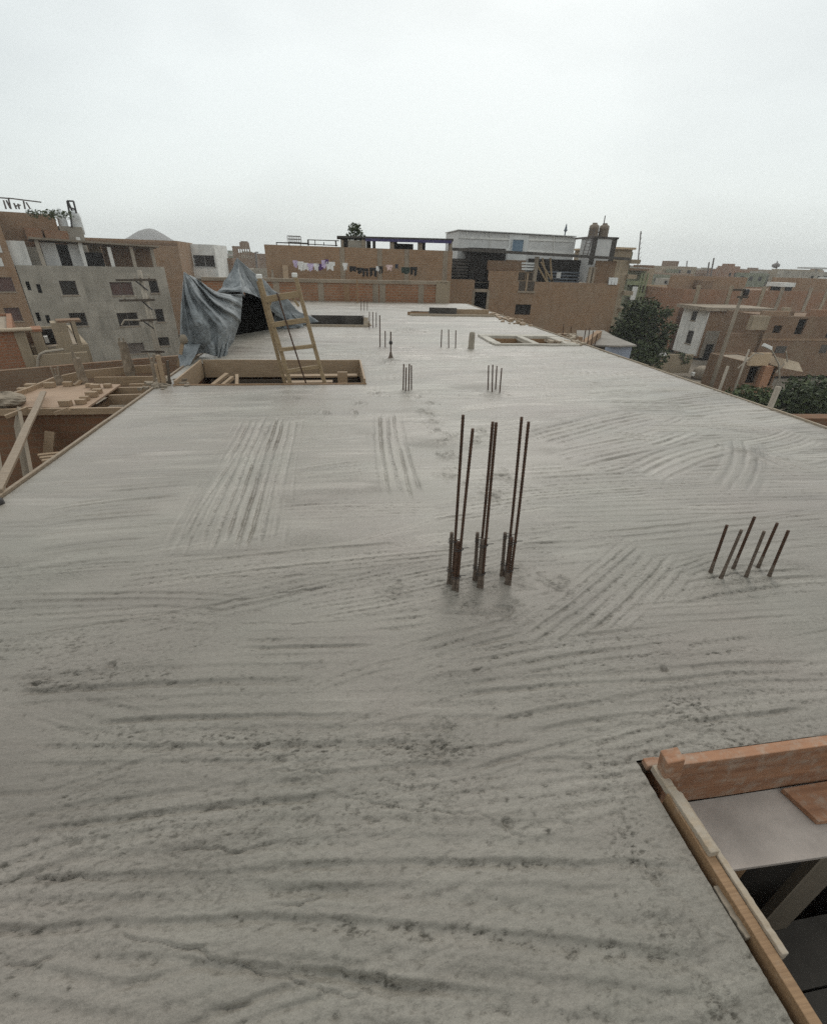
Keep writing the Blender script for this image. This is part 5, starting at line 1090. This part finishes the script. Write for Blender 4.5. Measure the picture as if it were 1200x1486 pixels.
# electricity pole with crossarms
fpz = Fac(225, 470, 30., 90.); d0 = fpz.at(241, 560); d1 = fpz.at(216, 392); base = fpz.p(d0[0], 0, GZ)
pl = thing('utility_pole', 'pale concrete pole with four dark crossarms in front of the grey house', 'utility pole', base)
mb = MB(); top = fpz.p(d0[0], 0, d1[1]); mb.tube([base, top], [.20, .11], 12); mb.build('pole_shaft', 'pole', pl, True)
for a_, b_ in (((170, 406), (228, 405.5)), ((175, 435.5), (226, 434.5)), ((202, 464.5), (229, 463)), ((207, 509), (240, 509.5))):
    p, q = fpz.at(*a_), fpz.at(*b_); mb = MB(); mb.beam(fpz.p(p[0], -.16, p[1]), fpz.p(q[0], -.16, q[1]), .09, .11); mb.build('crossarm', 'wood_dark', pl)
for a_, b_ in (((198, 407), (216, 421)), ((207, 436), (222, 449)), ((209, 465), (224, 476))):
    p, q = fpz.at(*a_), fpz.at(*b_); mb = MB(); mb.beam(fpz.p(p[0], -.13, p[1]), fpz.p(q[0], -.1, q[1]), .06, .06, (0, 1, 0)); mb.build('arm_brace', 'black', pl)
mb = MB(); p, q, s = fpz.at(206, 463.5), fpz.at(185, 463), fpz.at(181, 470); mb.tube([fpz.p(p[0], -.2, p[1]), fpz.p(q[0], -.4, q[1]), fpz.p(s[0], -.4, s[1])], .045, 7); mb.build('lamp_arm', 'pole', pl)
for x, y in ((198, 404.5), (205, 404), (218, 404), (183, 434), (200, 434), (218, 433.5)):
    p = fpz.at(x, y); mb = MB(); mb.lathe(fpz.p(p[0], -.16, p[1]), [(.04, 0), (.07, .06), (.04, .1), (.06, .16), (.02, .2)], 8); mb.build('insulator', 'pole', pl, True)

# ------------------------------------------------------------------ right side of the street
C2 = Fac(905, 420, 60., 90.); u0, u1 = C2.at(889, 400)[0], C2.at(921, 365)[0]
h2 = house('rendered_house', 'narrow beige house with side balconies behind the tank stand', C2, u0, C2.at(914, 380)[0], C2.at(905, 361)[1], 10, 'render_warm', par=.2)
r = C2.rect(889, 358.5, 921, 361.5); fpart(h2, C2, 'roof_slab', (u0-.4, r[1], r[2], r[3]), -.3, 10, 'cream')
for y0, y1 in ((376, 382), (398, 404), (422, 428), (446, 452)):
    r = C2.rect(905, y0, 918, y1); fpart(h2, C2, 'balcony', (C2.at(908, 400)[0], C2.at(914, 380)[0]+.9, r[2], r[3]), -.5, 6, 'render_warm')
for y0, y1 in ((365, 376), (384, 397), (406, 420)):
    r = C2.rect(912.5, y0, 917.5, y1); fpart(h2, C2, 'balcony_screen', (C2.at(914, 380)[0]+.02, C2.at(914, 380)[0]+.6, r[2], r[3]), .8, 5, 'olive')
C3 = Fac(925, 420, 82., 90.); u0, u1 = C3.at(909, 420)[0], C3.at(932, 420)[0]
h3 = house('green_house', 'green balconied house with pale panels, just left of the big tree top', C3, u0, u1, C3.at(925, 392)[1], 9, 'olive', par=.2)
for y in (407, 424, 441):
    r = C3.rect(910, y, 931, y+6); fpart(h3, C3, 'balcony', r, -.9, -.02, 'green')
r = C3.rect(911, 415, 918, 434); fpart(h3, C3, 'white_panel', r, -1.0, -.92, 'white')
for x in (921, 925, 930): r = C3.rect(x-1, 395, x+1, 445); fpart(h3, C3, 'green_post', (r[0], r[1], GZ, r[3]), -.95, -.75, 'green')
r = C3.rect(905, 389, 935, 392); fpart(h3, C3, 'roof_edge', r, -1.2, 3, 'brick_dull')
C4 = Fac(945, 420, 88., 90.); u0, u1 = C4.at(932, 415)[0], C4.at(964, 415)[0]
h4 = house('brick_house', 'tan brick house with a stepped roofline behind the big tree', C4, u0, u1, C4.at(950, 414)[1], 10, 'brick_dull', par=.2)
r = C4.rect(936, 386, 950, 400); q = C4.rect(936, 390, 962, 415); fpart(h4, C4, 'gable_wall', (q[0]-.3, C4.at(950, 400)[0], q[2], C4.at(945, 390)[1]), .4, 3, 'render_warm')
r = C4.rect(936, 384.5, 951, 388); fpart(h4, C4, 'roof_room', r, .3, 3.2, 'brick_dull'); r = C4.rect(936, 413, 966, 416); fpart(h4, C4, 'coping', r, -.2, .1, 'cream')
C5 = Fac(970, 430, 92., 90.); u0, u1 = C5.at(963, 430)[0], C5.at(975, 425)[0]
o5 = [C5.rect(961.5, 423, 965, 440), C5.rect(968.5, 423, 972.5, 440)]
h5 = house('white_house', 'small white house with two tall arched windows behind the tree', C5, C5.at(960, 430)[0], u1, C5.at(968, 418)[1], 8, 'white', o5, par=.2)
for r in o5: window(h5, C5, r, 'dark', 'white', .1, 0)
r = C5.rect(959, 432, 975, 436); fpart(h5, C5, 'balcony', r, -.6, -.01, 'white')
C6 = Fac(985, 420, 110., 90.); u0, u1 = C6.at(966, 420)[0], C6.at(1003, 420)[0]
h6b = house('grey_house', 'grey flat roofed house with a small two windowed room on its roof', C6, u0, u1, C6.at(985, 415)[1], 10, 'olive', par=.2)
r = C6.rect(964, 404, 982, 416); fpart(h6b, C6, 'roof_room', (r[0], r[1], r[2]-.2, r[3]), .3, 3, 'render')
for x in (967.5, 977): q = C6.rect(x-1.7, 407, x+1.7, 411.5); fpart(h6b, C6, 'window', q, .24, .29, 'dark')
# long brick building with pilasters
C7 = Fac(1100, 430, 86., 90.); C7.u = Vector((1, .12, 0)).normalized(); C7.n = Vector((-C7.u.y, C7.u.x, 0))
u0, u1 = C7.at(992, 425)[0], C7.at(1290, 425)[0]; z7b = C7.at(1100, 421)[1]
lb = house('brick_building', 'long brick storey with pale pilasters above the white fronted house at right', C7, u0, u1, z7b, 12, 'brick', par=.2, roof='brick_dull')
for x0, y0, x1, y1 in ((1012, 418, 1006, 450), (1059, 420, 1052, 450), (1106, 424, 1098, 452), (1132, 424, 1124, 455), (1172, 428, 1163, 458), (1196, 428, 1188, 458)):
    a = (C7.at(x0, y0)[0]+C7.at(x1, y1)[0])/2; mb = MB(); C7.box(mb, a-.32, a+.32, -.05, .1, C7.at(x1, y1)[1], z7b+.5); mb.build('pilaster', 'beam' if x0 in (1132, 1172) else 'render_warm', lb)
r = C7.rect(996, 397, 1060, 421); fpart(lb, C7, 'set_back_wall', (u0+1, C7.at(1120, 410)[0], z7b-.2, C7.at(1050, 402)[1]), 4, 4.3, 'brick_tan')
fpart(lb, C7, 'set_back_wall', (C7.at(1150, 410)[0], u1, z7b-.2, C7.at(1180, 404)[1]), 3, 3.3, 'brick_tan')
r = C7.rect(1040, 408, 1056, 420); fpart(lb, C7, 'roof_box', r, 2.5, 3.9, 'brick_dull')
r = C7.rect(1136, 410, 1152.5, 416); fpart(lb, C7, 'white_awning', r, -.2, 2.5, 'white'); r = C7.rect(1137, 416, 1151, 422); fpart(lb, C7, 'dark_opening', r, .2, 2, 'dark')
# white fronted house: facade on the street, brick flank towards us
C8 = Fac(1022, 480, 72., 90.); ub, zb8 = C8.at(1022, 451)[0], C8.at(1022, 450.5)[1]
a0 = C8.at(1022, 480)[0]; wf = house('white_fronted_house', 'house with a white windowed street front and bare brick flank, right of the tree', C8, a0, C8.at(1120, 470)[0], zb8, 4.5, 'brick_tan', [C8.rect(1023, 500, 1032, 520)], par=.1)
fx = Fac.__new__(Fac); fx.o = C8.p(a0-.02, 0, 0); fx.u = -C8.n; fx.n = C8.u        # plane of the street front
fx.o = C8.p(a0-.25, 4.6, 0)
mb = MB(); wz = [fx.rect(1003.5, 451, 1011, 465), fx.rect(996, 479, 1005, 499)]
r = fx.rect(985, 452, 1010, 515); fz = (fx.at(1015, 452)[1], fx.at(1000, 514)[1])
mb.panel(fx.p(0, 0, 0), fx.u, 4.6, fz[1], zb8, .22, wz); mb.build('street_front', 'white', wf)
for q in wz: window(wf, fx, q, 'glass', 'frame', .06, 0)
r = C8.rect(1000, 446, 1122, 451); fpart(wf, C8, 'roof_slab', (a0-1.2, r[1], r[2], r[3]), -.5, 5, 'beam')
fpart(wf, C8, 'render_patch', (lambda q: (q[0], q[1], GZ, q[3]))(C8.rect(1016, 480, 1046, 540)), -.12, -.02, 'render')
r = C8.rect(1021, 499, 1031, 521); fpart(wf, C8, 'doorway', r, -.16, -.13, 'dark')
f = C8.back(-.05); r = f.rect(1078, 462, 1122, 478); fpart(wf, C8, 'gap_shade_panel', (r[0]+2.5, r[1], r[2]+.5, r[3]-.6), -.10, -.02, 'dark')  # dark slab on the wall painted as the shade of a gap
fpart(wf, C8, 'lean_to_roof', f.rect(1074, 479, 1112, 482), -1.8, -.02, 'beam')
C9 = Fac(985, 490, 78., 90.); r = C9.rect(977, 447, 987, 520)
mb = MB(); C9.box(mb, r[0], r[1], 0, 7, GZ, r[3]); hh9 = thing('grey_house', 'narrow grey house front between the big tree and the white front', 'house', C9.p(r[0], 0, GZ)); mb.build('wall', 'render', hh9)
for y0, y1 in ((452, 464), (470, 484), (492, 505)): q = C9.rect(982, y0, 986, y1); fpart(hh9, C9, 'window', q, -.06, -.01, 'dark')
# lower brick house at the right edge
D1 = Fac(1160, 490, 66., 90.); u0, u1 = D1.at(1110, 480)[0], D1.at(1290, 480)[0]
od = [D1.rect(1156, 462, 1168, 485), D1.rect(1122, 472, 1134, 483), D1.rect(1200, 475, 1212, 490)]
db = house('brick_house', 'low dull brick house with dark openings filling the right edge below the pilasters', D1, u0, u1, D1.at(1160, 459)[1], 6, 'brick_dull', od, par=.1, roof='brick_dull')
fpart(db, D1, 'render_patch', D1.rect(1088, 458, 1112, 478), -.3, .25, 'render_warm')
for x0, x1, y0, v, m in ((1112, 1150, 452, .5, 'brick_tan'), (1150, 1160, 448, 1.2, 'render_warm'), (1178, 1215, 450, .3, 'brick'), (1160, 1176, 454, 2., 'brick_dull')):
    q = D1.rect(x0, y0, x1, 466); fpart(db, D1, 'roof_wall', (q[0], q[1], D1.at(1160, 459)[1]-.3, q[3]), v, v+.4, m)
for x0, x1, y0, y1 in ((1125, 1140, 502, 512), (1190, 1200, 500, 512)): fpart(db, D1, 'recess_shade_panel', D1.rect(x0, y0, x1, y1), -.03, -.004, 'dark_board')  # flat dark slabs stand in for the shade of recessed windows
fpart(db, D1, 'wall_beam', (u0, u1, D1.at(1160, 494)[1], D1.at(1160, 491)[1]), -.06, -.01, 'brick_tan')
r = D1.rect(1046, 478, 1110, 560); fpart(db, D1, 'side_wall', (r[0], u0-.02, GZ, r[3]-.4), .3, .6, 'brick_dull')
# orange house with canopies
E1 = Fac(1115, 530, 46., 90.); r = E1.rect(1096, 528, 1132, 560)
ok = house('orange_house', 'small orange plastered house with cream parapet and dark openings near the right rim', E1, E1.at(1086, 540)[0], E1.at(1130, 540)[0], E1.at(1110, 527)[1], 4.5, 'brick_dull', [E1.rect(1081, 531, 1099, 556), E1.rect(1111, 534, 1129, 560)], par=.1)
r = E1.rect(1084, 511, 1112, 529); fpart(ok, E1, 'cream_parapet', r, -.35, -.15, 'cream')
r = E1.rect(1098, 530, 1110, 570); fpart(ok, E1, 'orange_column', (r[0], r[1], GZ, r[3]), -.4, -.02, 'orange')
mb = MB(); a_, b_ = E1.at(1122, 517), E1.at(1149, 522); zl = E1.at(1147, 534)[1]
mb.hexa([E1.p(a_[0], -1.2, zl+.25), E1.p(b_[0]-.1, -1.4, zl), E1.p(b_[0]+.1, .8, zl+.1), E1.p(a_[0], .8, zl+.3), E1.p(a_[0]+.1, -1., a_[1]), E1.p(b_[0]-.4, -1., b_[1]), E1.p(b_[0]-.4, .6, b_[1]), E1.p(a_[0]+.1, .6, a_[1])]); mesh_thing('canopy', mb, 'canvas', 'cream canvas canopy right of the orange house', 'canopy')
mb = MB(); p, q, s = E1.at(1079, 527), E1.at(1078, 507), E1.at(1050, 530)
for a_, b_ in (((1050, 529), (1075, 507)), ((1075, 507), (1086, 509)), ((1104, 535), (1116, 522)), ((1118, 505), (1120, 520))):
    p, q = E1.at(*a_), E1.at(*b_); mb.beam(E1.p(p[0], -1.4, p[1]), E1.p(q[0], -1.4, q[1]), .07, .07, (0, 1, 0))
mesh_thing('awning_frame', mb, 'pole', 'thin bent awning frame in front of the orange house', 'frame')
fl_ = Fac(1120, 540, 40., 90.); p0, p1, p2, p3 = fl_.at(1131, 548), fl_.at(1130, 528), fl_.at(1122, 512), fl_.at(1115, 502)
o = thing('street_lamp', 'street lamp with curved arm and white head above the orange house', 'street lamp', fl_.p(fl_.at(1122, 590)[0], 0, GZ))
mb = MB(); bb = fl_.at(1121, 590); mb.tube([fl_.p(p0[0]-.25, 0, GZ), fl_.p(p0[0], 0, p0[1]), fl_.p(p1[0], 0, p1[1]), fl_.p(p2[0], 0, p2[1]), fl_.p(p3[0], 0, p3[1])], [.10, .06, .05, .045, .04], 8); mb.build('lamp_post', 'pole', o, True)
mb = MB(); c = fl_.p(p3[0], 0, p3[1]); mb.hexa([c+Vector(v) for v in ((-.42, -.14, -.02), (.28, -.14, -.26), (.28, .14, -.26), (-.42, .14, -.02), (-.36, -.1, .17), (.24, -.1, -.02), (.24, .1, -.02), (-.36, .1, .17))]); mb.build('lamp_head', 'lampwhite', o, bevel=.03)
def post(label, px, ytop, dist, r0, r1, mat, name='utility_pole', cat='utility pole', arms=()):
    f = Fac(px[0], px[1], dist, 90.); c = f.at(*px); t_ = f.at(px[0]+(ytop[0]-px[0]), ytop[1]); base = f.p(c[0], 0, GZ)
    o = thing(name, label, cat, base); mb = MB(); mb.tube([base, f.p(c[0], 0, t_[1])], [r0, r1], 10); mb.build('pole_shaft', mat, o, True)
    for dz, L_, off in arms: mb = MB(); mb.beam(f.p(c[0]-L_/2+off, -.12, t_[1]-dz), f.p(c[0]+L_/2+off, -.12, t_[1]-dz), .09, .11); mb.build('crossarm', 'wood_dark', o)
    return o, f, c, t_
o, f, c, t_ = post('tall concrete pole with a transformer box in front of the pilastered brick building', (1052, 500), (1076, 417), 36., .15, .09, 'concrete_old', arms=((.12, 1.0, -.3), (.5, .7, 0)))
mb = MB(); mb.lathe(f.p(c[0]+.05, -.22, t_[1]-.42), [(.10, 0), (.14, .05), (.14, .3), (.08, .36)], 10); mb.build('transformer_box', 'black', o, True)
post('shorter pale post right beside the tall pole', (1046, 560), (1050, 531), 34., .09, .08, 'pole', 'post', 'post')
post('thin dark pole between tall pole and orange house', (1075, 540), (1085, 507), 40., .07, .06, 'pole', 'post', 'post')
o, f, c, t_ = post('short thick white post in front of the park trees at right', (1124, 575), (1129, 561), 24., .12, .11, 'pole', 'bollard', 'post')
for k, (x, y, y0, d, lab) in enumerate(((927, 390, 335, 170., 'tall faint radio mast right of the water tanks'), (1033, 400, 374, 150., 'leaning antenna pole above the roofs at right'), (1029, 400, 380, 152., 'second fainter antenna beside the leaning one'), (997, 400, 378, 260., 'tiny distant mast on the hazy skyline'), (1128, 400, 379, 240., 'distant mast with a round head on the skyline'))):
    f = Fac(x, y, d, 90.); a_, b_ = f.at(x, y+6), f.at(x+(3 if k in (0, 1) else 0), y0); mb = MB(); mb.beam(f.p(a_[0], 0, a_[1]-4), f.p(b_[0], 0, b_[1]), .25 if d < 200 else .4, .25, (0, 1, 0))
    if k == 0:
        for j in range(9): q = Vector(f.p(a_[0], 0, a_[1])).lerp(Vector(f.p(b_[0], 0, b_[1])), j/9); mb.beam(q-f.u*.5*(1-j/12), q+f.u*.5*(1-j/12)+Vector((0, 0, .8)), .08, .08)
    if k == 4: mb.lathe(f.p(b_[0], 0, b_[1]-2.2), [(.4, 0), (1.3, .5), (1.3, 1.2), (.5, 1.7)], 10)
    mesh_thing('antenna_mast', mb, 'mesh_wire', lab, 'mast', 'antenna masts on the skyline')
# shed roof and low walls just past the right rim
sh = thing('shed', 'low shed with pale flat roof and blue grey wall past the right rim', 'shed', (8.6, 14, GZ))
a = [G(836, 499, -.75), G(900, 501.5, -.75), G(924, 500.5, -.75), G(890, 487, -.75), G(876, 479, -.75), G(837, 479, -.75)]
i = 0; mb = MB(); n = len(a); mb.v += [tuple(p) for p in a]+[tuple(p-Vector((0, 0, .05))) for p in a]
mb.f += [tuple(range(n)), tuple(range(2*n-1, n-1, -1))]+[(k, k+n, (k+1) % n+n, (k+1) % n) for k in range(n)]; mb.mi += [0]*(n+2); mb.build('shed_roof', 'metal_pale', sh)
p0, p1, p2 = a[1]+Vector((-.5, .1, 0)), a[2]+Vector((-.1, .1, 0)), a[3]+Vector((0, .5, 0))
for p, q, nm, m in ((p0, p1, 'blue_wall', 'bluewall'), (a[0]+Vector((.1, .5, 0)), p0, 'dark_side', 'dark_board')):
    mb = MB(); d = (q-p); d.z = 0; L_ = d.length; mb.panel((p.x, p.y, 0), d, L_, GZ, -.81, .12); mb.build(nm, m, sh)
mb = MB(); b0 = G(889, 512, -1.4); mb.box(b0.x-.12, b0.x+.12, b0.y-.1, b0.y+.1, GZ, -.90); mb.build('corner_post', 'metal_pale', sh)
p, q = G(836, 489, -.2), G(880, 478, -.2)
mb = MB(); p, q = G(812, 482, -.1), G(838, 488, -.1); mb.panel((p.x, p.y, 0), q-p, (q-p).length, GZ, -.12, .2); p, q = q, G(874, 480, -.5); mb.panel((p.x, p.y+.01, 0), Vector((q.x-p.x, q.y-p.y, 0)), Vector((q.x-p.x, q.y-p.y, 0)).length, GZ, -.5, .2); mesh_thing('low_brick_wall', mb, 'brick_tan', 'low crumbled brick wall between right rim and shed roof', 'wall')
mb = MB(); p, q = G(1138, 602, -.35), G(1290, 602, -.35); mb.beam(p-Vector((0, 0, .42)), q-Vector((0, 0, .42)), .25, .8); mesh_thing('brick_wall', mb, 'brick_mud', 'brick wall top showing past the rim at the right edge of the picture', 'wall')
s_ = Fac(960, 530, 58., 90.); r = s_.rect(938, 514, 1000, 560); mb = MB(); s_.box(mb, r[0], r[1], 0, .2, GZ, r[3]); mesh_thing('street_wall', mb, 'render_warm', 'pale street wall below the big tree', 'wall')
r = s_.rect(951, 512, 966, 516); mb = MB(); s_.box(mb, r[0], r[1], -.15, -.02, r[2], r[3]); mesh_thing('sign_board', mb, 'white', 'small blank white board on the street wall below the tree', 'board')
r = s_.rect(996, 524, 1018, 545); mb = MB(); mb.lathe(s_.p((r[0]+r[1])/2, -1.5, r[2]), [(1.0, 0), (1.05, .5), (.9, 1.0), (.5, 1.3)], 12); mesh_thing('tarp_covered_stall', mb, 'concrete_old', 'grey covered stall by the street below the white front', 'stall', smooth=True)
r = s_.rect(990, 536, 995, 548); mb = MB(); s_.box(mb, r[0], r[1], -1.6, -1.2, GZ, r[3]); mesh_thing('white_post', mb, 'white', 'small white post by the street left of the covered stall', 'post', bevel=.05)
# trees
Tf = Fac(938, 480, 47., 90.); rr = random.Random(5)
def at(x, y, v=0.): q = Tf.at(x, y); return Tf.p(q[0], v, q[1])
cs = [(at(x, y, rr.uniform(-1.2, 1.2)), s, .85) for x, y, s in ((938, 458, 1.5), (920, 470, 1.4), (955, 465, 1.3), (910, 490, 1.4), (930, 490, 1.8), (954, 490, 1.5), (912, 512, 1.5), (940, 515, 1.8), (952, 514, 1.3), (945, 445, .9), (926, 450, .9), (962, 474, .7), (903, 505, .8), (962, 452, .6), (964, 492, .7), (905, 475, .6))]
clump('street_tree', 'leaf', 'big dark leafy tree in the street past the right rim', 'tree', cs, 7000, .17, 31, (at(938, 560)*1+Vector((0, 0, GZ-at(938, 560).z)), at(938, 470), .28))
Tf = Fac(1150, 580, 34., 90.)
for k, (lst, lab) in enumerate((([(1150, 575, 1.2), (1165, 583, 1.2), (1138, 585, 1.)], 'dark green park tree right of the white post'), ([(1180, 572, 1.3), (1200, 580, 1.4), (1220, 575, 1.3)], 'dark green park tree at the right edge above the brick wall'), ([(1082, 578, .9), (1098, 582, .8), (1110, 578, .8)], 'small paler bush in front of the orange house'))):
    cs = [(at(x, y, rr.uniform(-.6, .6)), s, .8) for x, y, s in lst]; b = cs[0][0]
    clump('park_tree' if k < 2 else 'bush', 'leaf' if k < 2 else 'leaf2', lab, 'tree' if k < 2 else 'bush', cs, 2200 if k < 2 else 900, .15, 40+k, (Vector((b.x, b.y, GZ)), b, .12), group='park greenery')
Tf = Fac(995, 530, 60., 90.); cs = [(at(x, y, 0), s, .8) for x, y, s in ((992, 523, .6), (988, 516, .5), (998, 519, .4))]
clump('bush', 'leaf2', 'small green bush at the foot of the white street front', 'bush', cs, 420, .15, 52, (Vector((cs[0][0].x, cs[0][0].y, GZ)), cs[0][0], .1))

# ------------------------------------------------------------------ far roofs, hills, ground
far = [  # px x0, x1, y top, distance, wall, label
    (938, 975, 398, 170, 'olive', 'far olive flat roofed house right of the tan stepped roof'), (968, 1004, 395, 210, 'render', 'far grey house below the tiny distant mast'),
    (1003, 1040, 397, 200, 'brick_dull', 'far brown house behind the leaning antenna'), (1053, 1086, 391, 190, 'brick', 'far brick house stepped up like a dome on the skyline'),
    (1084, 1112, 393, 215, 'render', 'far grey house right of the stepped dome house'), (1110, 1138, 396, 230, 'render_warm', 'far pale house below the round headed mast'),
    (1136, 1172, 398, 220, 'olive', 'far dark house above the white awning'), (1172, 1215, 394, 160, 'render', 'far grey house with a pale ledge at the right edge')]
for k, (x0, x1, y, d, m, lab) in enumerate(far):
    f = Fac((x0+x1)/2, 400, d, 90.); a_, b_ = f.at(x0, 400)[0], f.at(x1, 400)[0]; zt_ = f.at((x0+x1)/2, y)[1]; w = b_-a_
    hs = [(a_+w*(.12+.22*i), a_+w*(.22+.22*i), zt_-1.9, zt_-.9) for i in range(4)]
    o = house('distant_house', lab, f, a_, b_, zt_, 9, m, hs, par=.5, group='far houses on the skyline')
    if k == 3:
        q = f.rect(1061, 386, 1076, 391); fpart(o, f, 'roof_room', (q[0], q[1], zt_-.5, q[3]), .5, 6, 'brick'); q = f.rect(1065, 382.5, 1072, 386); fpart(o, f, 'roof_turret', q, 1.5, 5, 'brick')
    if k == 7:
        q = f.rect(1188, 388, 1215, 390.5); fpart(o, f, 'roof_canopy', q, .5, 6, 'clad_grey'); q = f.rect(1186, 402, 1215, 404.5); fpart(o, f, 'pale_ledge', q, -.6, -.02, 'white'); q = f.rect(1190, 388, 1192, 396); fpart(o, f, 'canopy_post', (q[0], q[1], zt_-.5, q[3]), 1, 1.4, 'render')
mb = MB(); r = random.Random(77)
for k in range(520):
    az = math.radians(r.uniform(-60, 75)); d = r.uniform(170, 620) if r.random() < .7 else r.uniform(170, 300); x, y = math.sin(az)*d, math.cos(az)*d
    zt_ = GZ+r.choice((5.5, 8., 8.5, 9.5, 10.5))+r.uniform(-.4, .5); s = r.uniform(4, 9); mb.cur = r.randrange(5)
    mb.box(x-s, x+s, y, y+r.uniform(7, 12), GZ-.5, zt_)
    mb.cur = r.randrange(5)
    if r.random() < .6: q = r.uniform(1, 2); mb.box(x-s*.6, x-s*.6+2*q, y+1, y+1+2*q, zt_-.1, zt_+r.uniform(.6, 1.6))
    mb.cur = 5
    for j in range(3): c = x-s+s*(.4+.6*j); mb.box(c-.6, c+.6, y-.06, y-.01, zt_-2.2, zt_-1.)
tag(mb.build('city_rooftops', ['brick_dull', 'render', 'olive', 'brick_tan', 'render_warm', 'dark']), 'far off city roofs merging along the hazy horizon', 'city', kind='stuff')
def hill(name, spec, base, label, mat='hill'):
    mb = MB(); n, m = 60, 24; x0, x1, dist, dep, hgt = spec
    def fn(s, t):
        az = math.radians(x0+(x1-x0)*s); d = dist+dep*t
        z = hgt(s)*math.sin(math.pi*min(.5+t*.5, 1))*(1 if t > .0 else 0)
        prof = math.sin(math.pi*min(t*1.0, 1)*.5+0)
        z = hgt(s)*sstf(t*1.6)*(1-.0*s)+2*nz(s*9, t*5, 91)*sstf(t*1.6)*min(1, hgt(s)/20)
        return Vector((math.sin(az)*d, math.cos(az)*d, GZ-.6+max(0, z)))
    sheet(mb, fn, n, m); tag(mb.build(name, mat, None, True), label, 'hill', kind='structure')
def sstf(t): t = max(0, min(1, t)); return t*t*(3-2*t)
hill('hill', (-23, -11, 640, 90, lambda s: 25*math.exp(-((s-.42)/.22)**2)+10), 0, 'low bare hill in the haze behind the tan brick block')
hill('far_hill', (-36, -14, 755, 20, lambda s: 36*math.exp(-((s-.40)/.26)**2)+14*math.exp(-((s-.2)/.25)**2)), 0, 'far hill with haze put into its pale colour, at left', 'hill_hazed')
mb = MB(); mb.box(-820, 820, -820, 820, GZ-1.0, GZ-.3)
tag(mb.build('ground', 'dirt'), kind='structure')
mb = MB(); mb.box(18, 27, -60, 160, GZ-.29, GZ-.05); tag(mb.build('road', 'asphalt'), kind='structure')
mb = MB(); mb.box(-16, -10, -60, 34, GZ-.29, GZ-.05); tag(mb.build('street', 'asphalt'), kind='structure')
# thin overcast haze
mb = MB(); mb.box(-830, 830, -830, 830, GZ-2, 36); m, nt, b = new_mat('haze'); nt.nodes.remove(b)
v = nt.nodes.new('ShaderNodeVolumePrincipled'); v.inputs['Color'].default_value = (.985, .99, .99, 1); v.inputs['Density'].default_value = .0008; v.inputs['Anisotropy'].default_value = .2
nt.links.new(v.outputs[0], nt.nodes['Material Output'].inputs['Volume']); M['haze'] = m
tag(mb.build('haze', 'haze'), kind='stuff')

# ------------------------------------------------------------------ air, sky, light, camera
w = bpy.data.worlds.new('World'); SC.world = w; w.use_nodes = True; nt = w.node_tree
bg = nt.nodes['Background']; sky = nt.nodes.new('ShaderNodeTexSky'); sky.sky_type = 'NISHITA'; sky.sun_disc = False
sky.sun_elevation = math.radians(44); sky.sun_rotation = math.radians(18); sky.dust_density = 3.
co = nt.nodes.new('ShaderNodeTexCoord').outputs['Generated']
f = noise(nt, 1.3, 5, .5, co, (1, 1, 2.6))
cl = ramp(nt, f, [(.38, (5.65, 6.0, 5.98)), (.62, (7.05, 7.45, 7.38))])
sep = nt.nodes.new('ShaderNodeSeparateXYZ'); nt.links.new(co, sep.inputs[0])
hz = ramp(nt, sep.outputs['Z'], [(0., (.97, .985, .975)), (.35, (1.0, 1.0, 1.0)), (1., (1.04, 1.04, 1.04))])
cl = mixc(nt, 1., cl, hz, 'MULTIPLY')
nt.links.new(mixc(nt, .08, cl, sky.outputs[0]), bg.inputs['Color']); bg.inputs['Strength'].default_value = .133
sd = bpy.data.lights.new('sun', 'SUN'); sd.energy = 1.0; sd.angle = math.radians(25); sd.color = (1, .97, .92)
so = bpy.data.objects.new('sun', sd); COL.objects.link(so); so.rotation_euler = (math.radians(-46), 0, math.radians(-18)); so.location = (0, -5, 40)
cam = bpy.data.cameras.new('camera'); co_ = bpy.data.objects.new('camera', cam); COL.objects.link(co_)
cam.sensor_fit = 'HORIZONTAL'; cam.sensor_width = 36.; cam.lens = 36*F/1200; cam.clip_end = 6000; cam.clip_start = .05
r_ = RT*_cr - UP*0 ; 
right = RT*_cr+UP*_sr; upv = -RT*_sr+UP*_cr
from mathutils import Matrix
R = Matrix((right, upv, -FW)).transposed()
co_.matrix_world = Matrix.Translation(EYE) @ R.to_4x4()
SC.camera = co_
SC.view_settings.view_transform = 'Standard'; SC.view_settings.look = 'None'; SC.view_settings.exposure = 0; SC.view_settings.gamma = 1
SC.render.engine = 'CYCLES'; SC.cycles.use_denoising = False; SC.cycles.sample_clamp_indirect = 1.5; SC.cycles.sample_clamp_direct = 0; SC.cycles.max_bounces = 6; SC.cycles.diffuse_bounces = 3; SC.cycles.volume_bounces = 0
